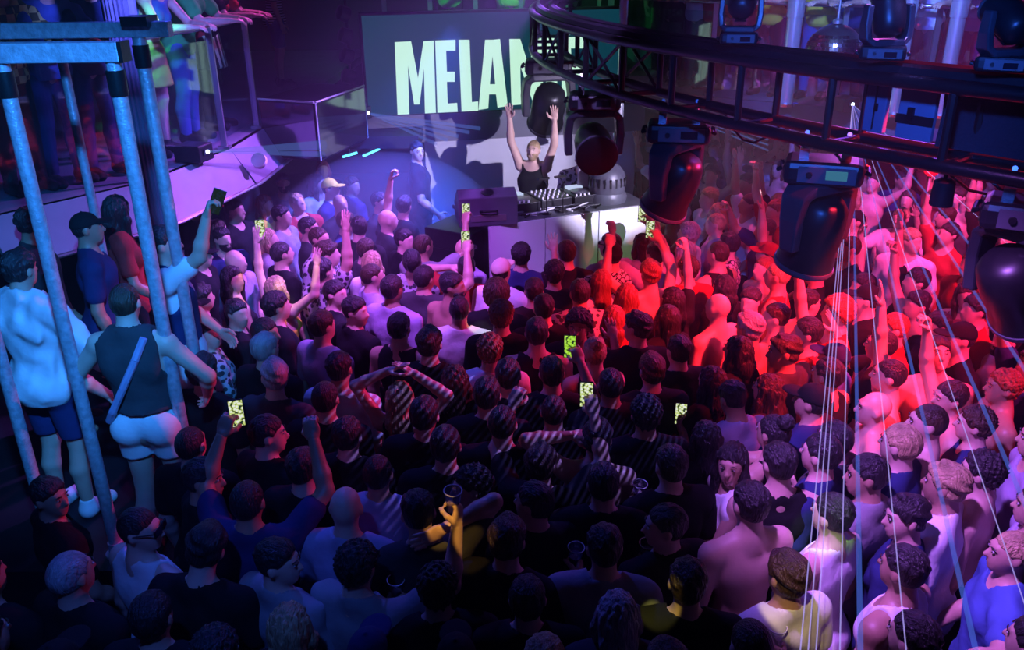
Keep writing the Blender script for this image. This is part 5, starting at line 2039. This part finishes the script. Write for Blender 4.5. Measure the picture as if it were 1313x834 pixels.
def rail_guest(run, x, pose, hair, top, bottom, lab, back=0.42, floor=ZB, skin=0, s=1.0, shoes='k'):
    """stands behind the rail where the rail crosses photo column x, facing out over it"""
    best = None
    for (x0, y0), (x1, y1) in zip(run[:-1], run[1:]):
        for k in range(60):
            q = Vector((x0 + (x1 - x0) * k / 60, y0 + (y1 - y0) * k / 60, floor + 1.1))
            e = abs(proj(q)[0] - x)
            if best is None or e < best[0]:
                dv = Vector((x1 - x0, y1 - y0, 0)).normalized()
                best = (e, q, Vector((dv.y, -dv.x, 0)))
    _, q, n = best
    p = q - n * back
    person((p.x, p.y, floor), math.atan2(-n.x, n.y), pose, hair, top, bottom, skin, s, False, True, label=lab, shoes=shoes, px=(x, 20))


RUN_L = [(-9.8, 5.28), (-3.79, 6.08), (-3.03, 7.05), (-2.72, 8.28), (-2.68, 9.3)]
RUN_R = [(1.40, 12.45), (2.50, 11.08), (3.75, 10.18), (5.45, 9.38), (9.8, 8.68)]
rail_guest(RUN_L, 236, 'lean', 'Lb', 'cu', 'skirt:o', 'person in tan skirt leaning on the handrail beside the fluted column')
rail_guest(RUN_L, 282, 'lean', 'sk', 'te', 'trousers:u', 'person in green T-shirt and blue jeans leaning on the handrail')
rail_guest(RUN_L, 325, 'lean', 'sb', 'tl', 'trousers:n', 'person in pale lilac T-shirt and navy trousers behind the handrail post')
rail_guest(RUN_L, 352, 'lean', 'Lr', 'tr', 'skirt:q', 'person in red top and green striped skirt at the handrail')
guest(357, 12.3, 'stand', 'Lk', 'ts', 'shorts:u', R(-70), 'person in striped top and blue shorts further back on the balcony', s=0.94)
rail_guest(RUN_L, 372, 'lean', 'sb', 'tk', 'trousers:k', 'person in black T-shirt leaning over the end of the handrail')
rail_guest(RUN_L, 28, 'lean', 'sk', 'Sh', 'trousers:k', 'person in checked shirt with both forearms on the handrail above the platform', skin=1)
rail_guest(RUN_L, 85, 'lean', 'sb', 'Su', 'trousers:n', 'person in blue shirt at the handrail above the platform')
rail_guest(RUN_L, 140, 'lean', 'sk', 'Sn', 'trousers:n', 'person in navy shirt holding the handrail near the column')
RUN_T = [(-1.55, 11.55), (1.3, 11.75)]
for i, (x, tp, bo, lab) in enumerate(((575, 'te', 'trousers:k', 'person in green T-shirt behind the screen top, cropped at the waist'), (660, 'ty', 'trousers:e', 'person in yellow top behind the screen top near the truss'))):
    rail_guest(RUN_T, x, 'lean', 'sk', tp, bo, lab, floor=2.55)
structure(MB().box((0.1, 13.4, 2.475), (3.4, 3.8, 0.15)).build('balcony_rear', M_FLOOR))
rail_run(RUN_T, 2.55, 'glass_balustrade', 'pale handrail above the top edge of the screen', 0.62, False, 0.02, 0.98)
RB_ = [(835, 'tk', 'trousers:k'), (868, 'tw', 'trousers:n'), (893, 'tr', 'trousers:k'), (975, 'ty', 'trousers:k'), (1040, 'ty', 'trousers:u'), (1085, 'tn', 'trousers:k'),
       (1130, 'tr', 'trousers:k'), (1190, 'tw', 'trousers:d'), (1255, 'tl', 'trousers:n'), (1300, 'td', 'trousers:k')]
RL = ['person in black T-shirt at the far rail nearest the slim pole', 'person in white T-shirt at the far rail behind the truss start', 'person in red T-shirt at the far rail beside the dark lamp',
      'person in yellow T-shirt at the far rail between dark lamp and thick pole', 'person in yellow T-shirt and blue jeans above the mirror ball', 'person in navy T-shirt at the far rail just past the mirror ball',
      'person in red T-shirt at the far rail behind the standing truss lamp', 'person in white T-shirt at the far rail between two chrome poles', 'person in pale lilac T-shirt at the far rail past the chrome poles',
      'person in charcoal T-shirt at the far rail end']
for i, ((x, tp, bo), lab) in enumerate(zip(RB_, RL)):
    rail_guest(RUN_R, x, 'lean', ['sk', 'Lb', 'fb', 'wk'][i % 4], tp, bo, lab, floor=ZR, skin=i % 3)
for i in range(9):
    x = 850 + 52 * i
    p = at_Y(x, 60, 12.9 - 0.14 * i)
    tp = ['tk', 'tr', 'td', 'nk', 'tw', 'tn', 'tr', 'tk', 'tg'][i]
    person((p.x, p.y, ZR), R(150 + 4 * i), 'stand' if i % 2 else 'left', ['sk', 'Lk', 'fb'][i % 3], tp, 'trousers:' + 'kdnk'[i % 4], i % 3, 1.0, False, False, px=(x, 20), extra='upper')

# ================================================================== things held
def phone(pos, toward, upv, label, screen='phone_screen', col=(0.95, 1.0, 0.9), st=0.8):
    """pos centre, toward: where the screen faces"""
    z = Vector(upv).normalized()
    y = -Vector(toward)
    y = (y - z * y.dot(z)).normalized()
    x = y.cross(z)
    M = Matrix((x, y, z)).transposed().to_4x4()
    root = empty('phone', pos, 0, label, 'phone')
    root.rotation_euler = M.to_euler()
    MB().box((0, 0, 0), (0.076, 0.009, 0.156)).build('case', M_PLASTIC, root, None, 0.003)
    m = bpy.data.materials.get(screen)
    if not m:
        m = glow(screen, col, st)
        nt = m.node_tree
        v = nt.nodes.new('ShaderNodeTexVoronoi')
        v.inputs['Scale'].default_value = 60
        r = nt.nodes.new('ShaderNodeValToRGB')
        r.color_ramp.interpolation = 'CONSTANT'
        r.color_ramp.elements[0].color = (*col, 1)
        r.color_ramp.elements[1].color = (0.02, 0.04, 0.03, 1)
        r.color_ramp.elements[1].position = 0.62
        e = r.color_ramp.elements.new(0.42)
        e.color = (col[0] * 0.7, col[1] * 0.8, col[2] * 0.25, 1)
        tc = nt.nodes.new('ShaderNodeTexCoord')
        nt.links.new(tc.outputs['Object'], v.inputs['Vector'])
        nt.links.new(v.outputs['Distance'], r.inputs[0])
        nt.links.new(r.outputs[0], nt.nodes['Emission'].inputs[0])
    MB().box((0, -0.0052, 0), (0.068, 0.001, 0.146)).build('screen', m, root)
    return root


def cup(pos, axis, label, s=1.0):
    root = empty('plastic_cup', pos, 0, label, 'cup')
    root.rotation_euler = Vector(axis).to_track_quat('Z', 'Y').to_euler()
    root.scale = (s, s, s)
    MB().lathe([(0.028, -0.05), (0.040, 0.062), (0.0385, 0.062), (0.027, -0.046)], 20).build('cup_wall', M_CUP, root, 40)
    MB().tube([(0.0405 * math.cos(2 * math.pi * k / 20), 0.0405 * math.sin(2 * math.pi * k / 20), 0.062) for k in range(21)], 0.003, 6, False).build('rim', M_WHITE, root, 60)
    MB().lathe([(0.027, -0.045), (0.0335, 0.01)], 18).build('drink', mat('drink', (0.18, 0.10, 0.16), 0.15), root, 40)
    return root


def who(x, y):
    return min(HOLD, key=lambda q: abs(q[0] - x) + abs(q[1] - y))


CAMV = Vector((0, 0, CAM_Z))


def give_phone(x, y, side, label, **kw):
    _, _, pose, fem, o, flp = who(x, y)
    q, fwd, pal = hand_point(o, pose, fem, side, (-0.02, 0.035, 0.12))
    return phone(q, CAMV - q, (0, 0, 1) if abs(fwd.z) > 0.2 else fwd, label, **kw)


give_phone(685, 592, 1, 'phone with a bright camera picture held up below the blond bun')
give_phone(339, 622, -1, 'phone with pale lines on its screen in the dark rows near the platform')
give_phone(695, 514, 1, 'phone glowing yellow-green behind the bright phone', screen='phone_screen_lime', col=(0.55, 0.95, 0.12))
give_phone(836, 352, 1, 'phone held up in red light between two raised hands')
give_phone(549, 321, 1, 'phone held high against the pale stage panel')
give_phone(531, 353, 1, 'phone held at shoulder height in front of the pale lilac T-shirt')
give_phone(372, 365, 1, 'phone held up above the yellow-lit blond bob')
give_phone(961, 503, -1, 'phone with a green-lit edge held low by the pale lilac T-shirt')
give_phone(860, 325, 1, 'phone raised near the curly grey hair')
give_phone(300, 805, 1, 'phone glowing in the dark front corner', col=(0.4, 0.3, 0.8), screen='phone_screen_violet', st=0.5)
q, fw, pa = hand_point(m3, 'reach', False, 1, (0, 0.04, 0.10))
phone(q, CAMV - q, (0.4, 0.1, 0.9), 'dark phone in the raised hand above the platform', screen='phone_screen_dark', col=(0.03, 0.05, 0.1), st=0.4)


def cup_at(x, y, z, label, tilt=(0.1, -0.15, 1), s=1.0):
    return cup(at_z(x, y, z), tilt, label, s)


def give_cup(x, y, label):
    _, _, pose, fem, o, flp = who(x, y)
    q, fwd, pal = hand_point(o, pose, fem, 1, (0.0, 0.030, 0.085))
    return cup(q + Vector((0, 0, 0.03)), (0.05, -0.12, 1), label)


give_cup(422, 739, 'clear plastic cup held up by the person with curly hair and sunglasses')
give_cup(468, 631, 'clear plastic cup held by the bald person in pale lilac')
give_cup(995, 575, 'clear plastic cup held by the person in black tank top in the dim magenta rows')
give_cup(914, 822, 'clear plastic cup near the bottom edge beside the lavender rows')
give_cup(672, 714, 'clear plastic cup held by the wavy-haired person in the dark front rows')
give_cup(779, 630, 'clear plastic cup in the dark middle of the crowd')
give_cup(545, 750, 'clear plastic cup held by the curly-haired person in black at the dark front')
give_cup(811, 716, 'clear plastic cup held in front of the grey T-shirt in the dark front rows')
# small round hand fan raised in the far crowd
_, _, _po, _fe, _o, _fl = who(1216, 300)
fp = hand_point(_o, _po, _fe, 1, (0, 0.02, 0.06))[0] + Vector((0, 0, 0.22))
fan = empty('hand_fan', fp, 0.4, 'round red hand fan raised above the far dancers', 'fan')
MB().lathe([(0.13, -0.004), (0.13, 0.004)], 24, Matrix.Rotation(R(80), 4, 'X')).build('paddle', CLOTH['r'], fan)
MB().tube([(0, 0, -0.13), (0, 0, -0.27)], 0.009, 8).build('handle', M_WHITE, fan)

# ---- necklaces and glass tumblers catch the light
# ================================================================== labels that single people out
REG = [(lambda x, y: y < 345 and 560 <= x < 850, 'at the booth front'),
       (lambda x, y: y < 330 and x < 560, 'between pillar and booth'),
       (lambda x, y: y < 345 and x >= 1070, 'under the far balcony'),
       (lambda x, y: y < 345 and x >= 850, 'past the booth end'),
       (lambda x, y: y < 470 and x < 480, 'in the violet rows beside the platform'),
       (lambda x, y: y < 470 and x < 660, 'in the violet middle rows'),
       (lambda x, y: y < 470 and x < 860, 'in the crimson middle rows'),
       (lambda x, y: y < 470 and x < 1060, 'in the bright red rows'),
       (lambda x, y: y < 540 and x >= 1000, 'under the laser beams'),
       (lambda x, y: y < 620 and x < 480, 'in the dark rows by the platform'),
       (lambda x, y: y < 620 and x < 760, 'in the dark middle rows'),
       (lambda x, y: y < 620 and x < 1000, 'in the dim magenta rows'),
       (lambda x, y: x < 240, 'below the raised platform'),
       (lambda x, y: x < 520, 'in the dark front rows near the platform'),
       (lambda x, y: x < 860, 'in the dark front rows'),
       (lambda x, y: True, 'in the lavender front rows')]
def re_words(t):
    return t.replace(',', ' ').split()


ORD = ['first', 'second', 'third', 'fourth', 'fifth', 'sixth', 'seventh', 'eighth', 'ninth', 'tenth', 'eleventh', 'twelfth']
pend = []
for q in PEOPLE:
    if q['label']:
        q['o']['label'] = q['label']
        continue
    x, y = q['px']
    reg = 'behind the far balcony rail' if q['extra'] == 'upper' else next(t for c, t in REG if c(x, y))
    t = q['hair'] + ', ' + q['top']
    if q['glasses']:
        t += ' and sunglasses'
    elif q['beard']:
        t += ' and beard'
    if q['pose'] and q['pose'] not in ('head turned',):
        t += ', ' + q['pose']
    pend.append((q, 'person with ' + t, reg))
by = {}
for q, t, reg in pend:
    by.setdefault((t, reg), []).append(q)
for (t, reg), qs in by.items():
    qs.sort(key=lambda q: q['px'][0])
    for i, q in enumerate(qs):
        lab = t + ' ' + reg
        if len(qs) > 1:
            lab = t + ' ' + reg + ', ' + ORD[min(i, 11)] + ' from the platform side'
        wds = lab.split()
        if len(wds) > 16:
            lab = (t.replace('person with ', '') + ' ' + reg + ((', ' + ORD[min(i, 11)] + ' from platform') if len(qs) > 1 else ''))
            lab = lab.replace(' hair,', '-haired,') if len(lab.replace(',', ' ').split()) > 15 else lab
            lab = lab.replace('in the ', '', 1) if len(re_words(lab)) > 16 else lab
        while len(re_words(lab)) > 16:
            pw = q['pose']
            lab = lab.replace(', ' + pw, '') if pw and ', ' + pw in lab else lab.rsplit(' ', 1)[0]
        q['o']['label'] = lab
        q['o']['group'] = 'dancers ' + reg
print('PEOPLE', len(PEOPLE))


# ================================================================== haze from the smoke machines
def haze(name, lo, hi, dens, label):
    hz = bpy.data.materials.new(name)
    hz.use_nodes = True
    nt = hz.node_tree
    nt.nodes.remove(nt.nodes['Principled BSDF'])
    vsn = nt.nodes.new('ShaderNodeVolumeScatter')
    vsn.inputs['Color'].default_value = (1, 1, 1, 1)
    vsn.inputs['Density'].default_value = dens
    vsn.inputs['Anisotropy'].default_value = 0.2
    nt.links.new(vsn.outputs[0], nt.nodes['Material Output'].inputs['Volume'])
    lo, hi = Vector(lo), Vector(hi)
    o = MB().box((lo + hi) / 2, hi - lo).build(name, hz)
    tag(o, label, 'haze', None, 'stuff')


haze('floor_haze', (-9.9, -2.9, 0.01), (9.9, 6.8, 5.68), 0.0045, 'thin coloured haze over the near dance floor')
haze('stage_haze', (-9.9, 6.8, 0.01), (9.9, 16.9, 5.68), 0.016, 'thicker blue and violet haze around the stage')

# denser smoke cloud at the guard's side of the stage
hz = bpy.data.materials.new('smoke_cloud')
hz.use_nodes = True
nt = hz.node_tree
nt.nodes.remove(nt.nodes['Principled BSDF'])
vsn = nt.nodes.new('ShaderNodeVolumeScatter')
vsn.inputs['Density'].default_value = 0.11
nt.links.new(vsn.outputs[0], nt.nodes['Material Output'].inputs['Volume'])
prof = [(max(0.002, math.cos(R(q))), math.sin(R(q))) for q in range(-90, 91, 12)]
o = MB().lathe(prof, 28, Matrix.Translation((-1.35, 9.0, 1.25)) @ Matrix.Diagonal((1.25, 1.5, 0.85, 1))).build('smoke_cloud', hz, None, 80)
tag(o, 'blue lit smoke cloud hanging beside the guard at the stage', 'smoke', None, 'stuff')
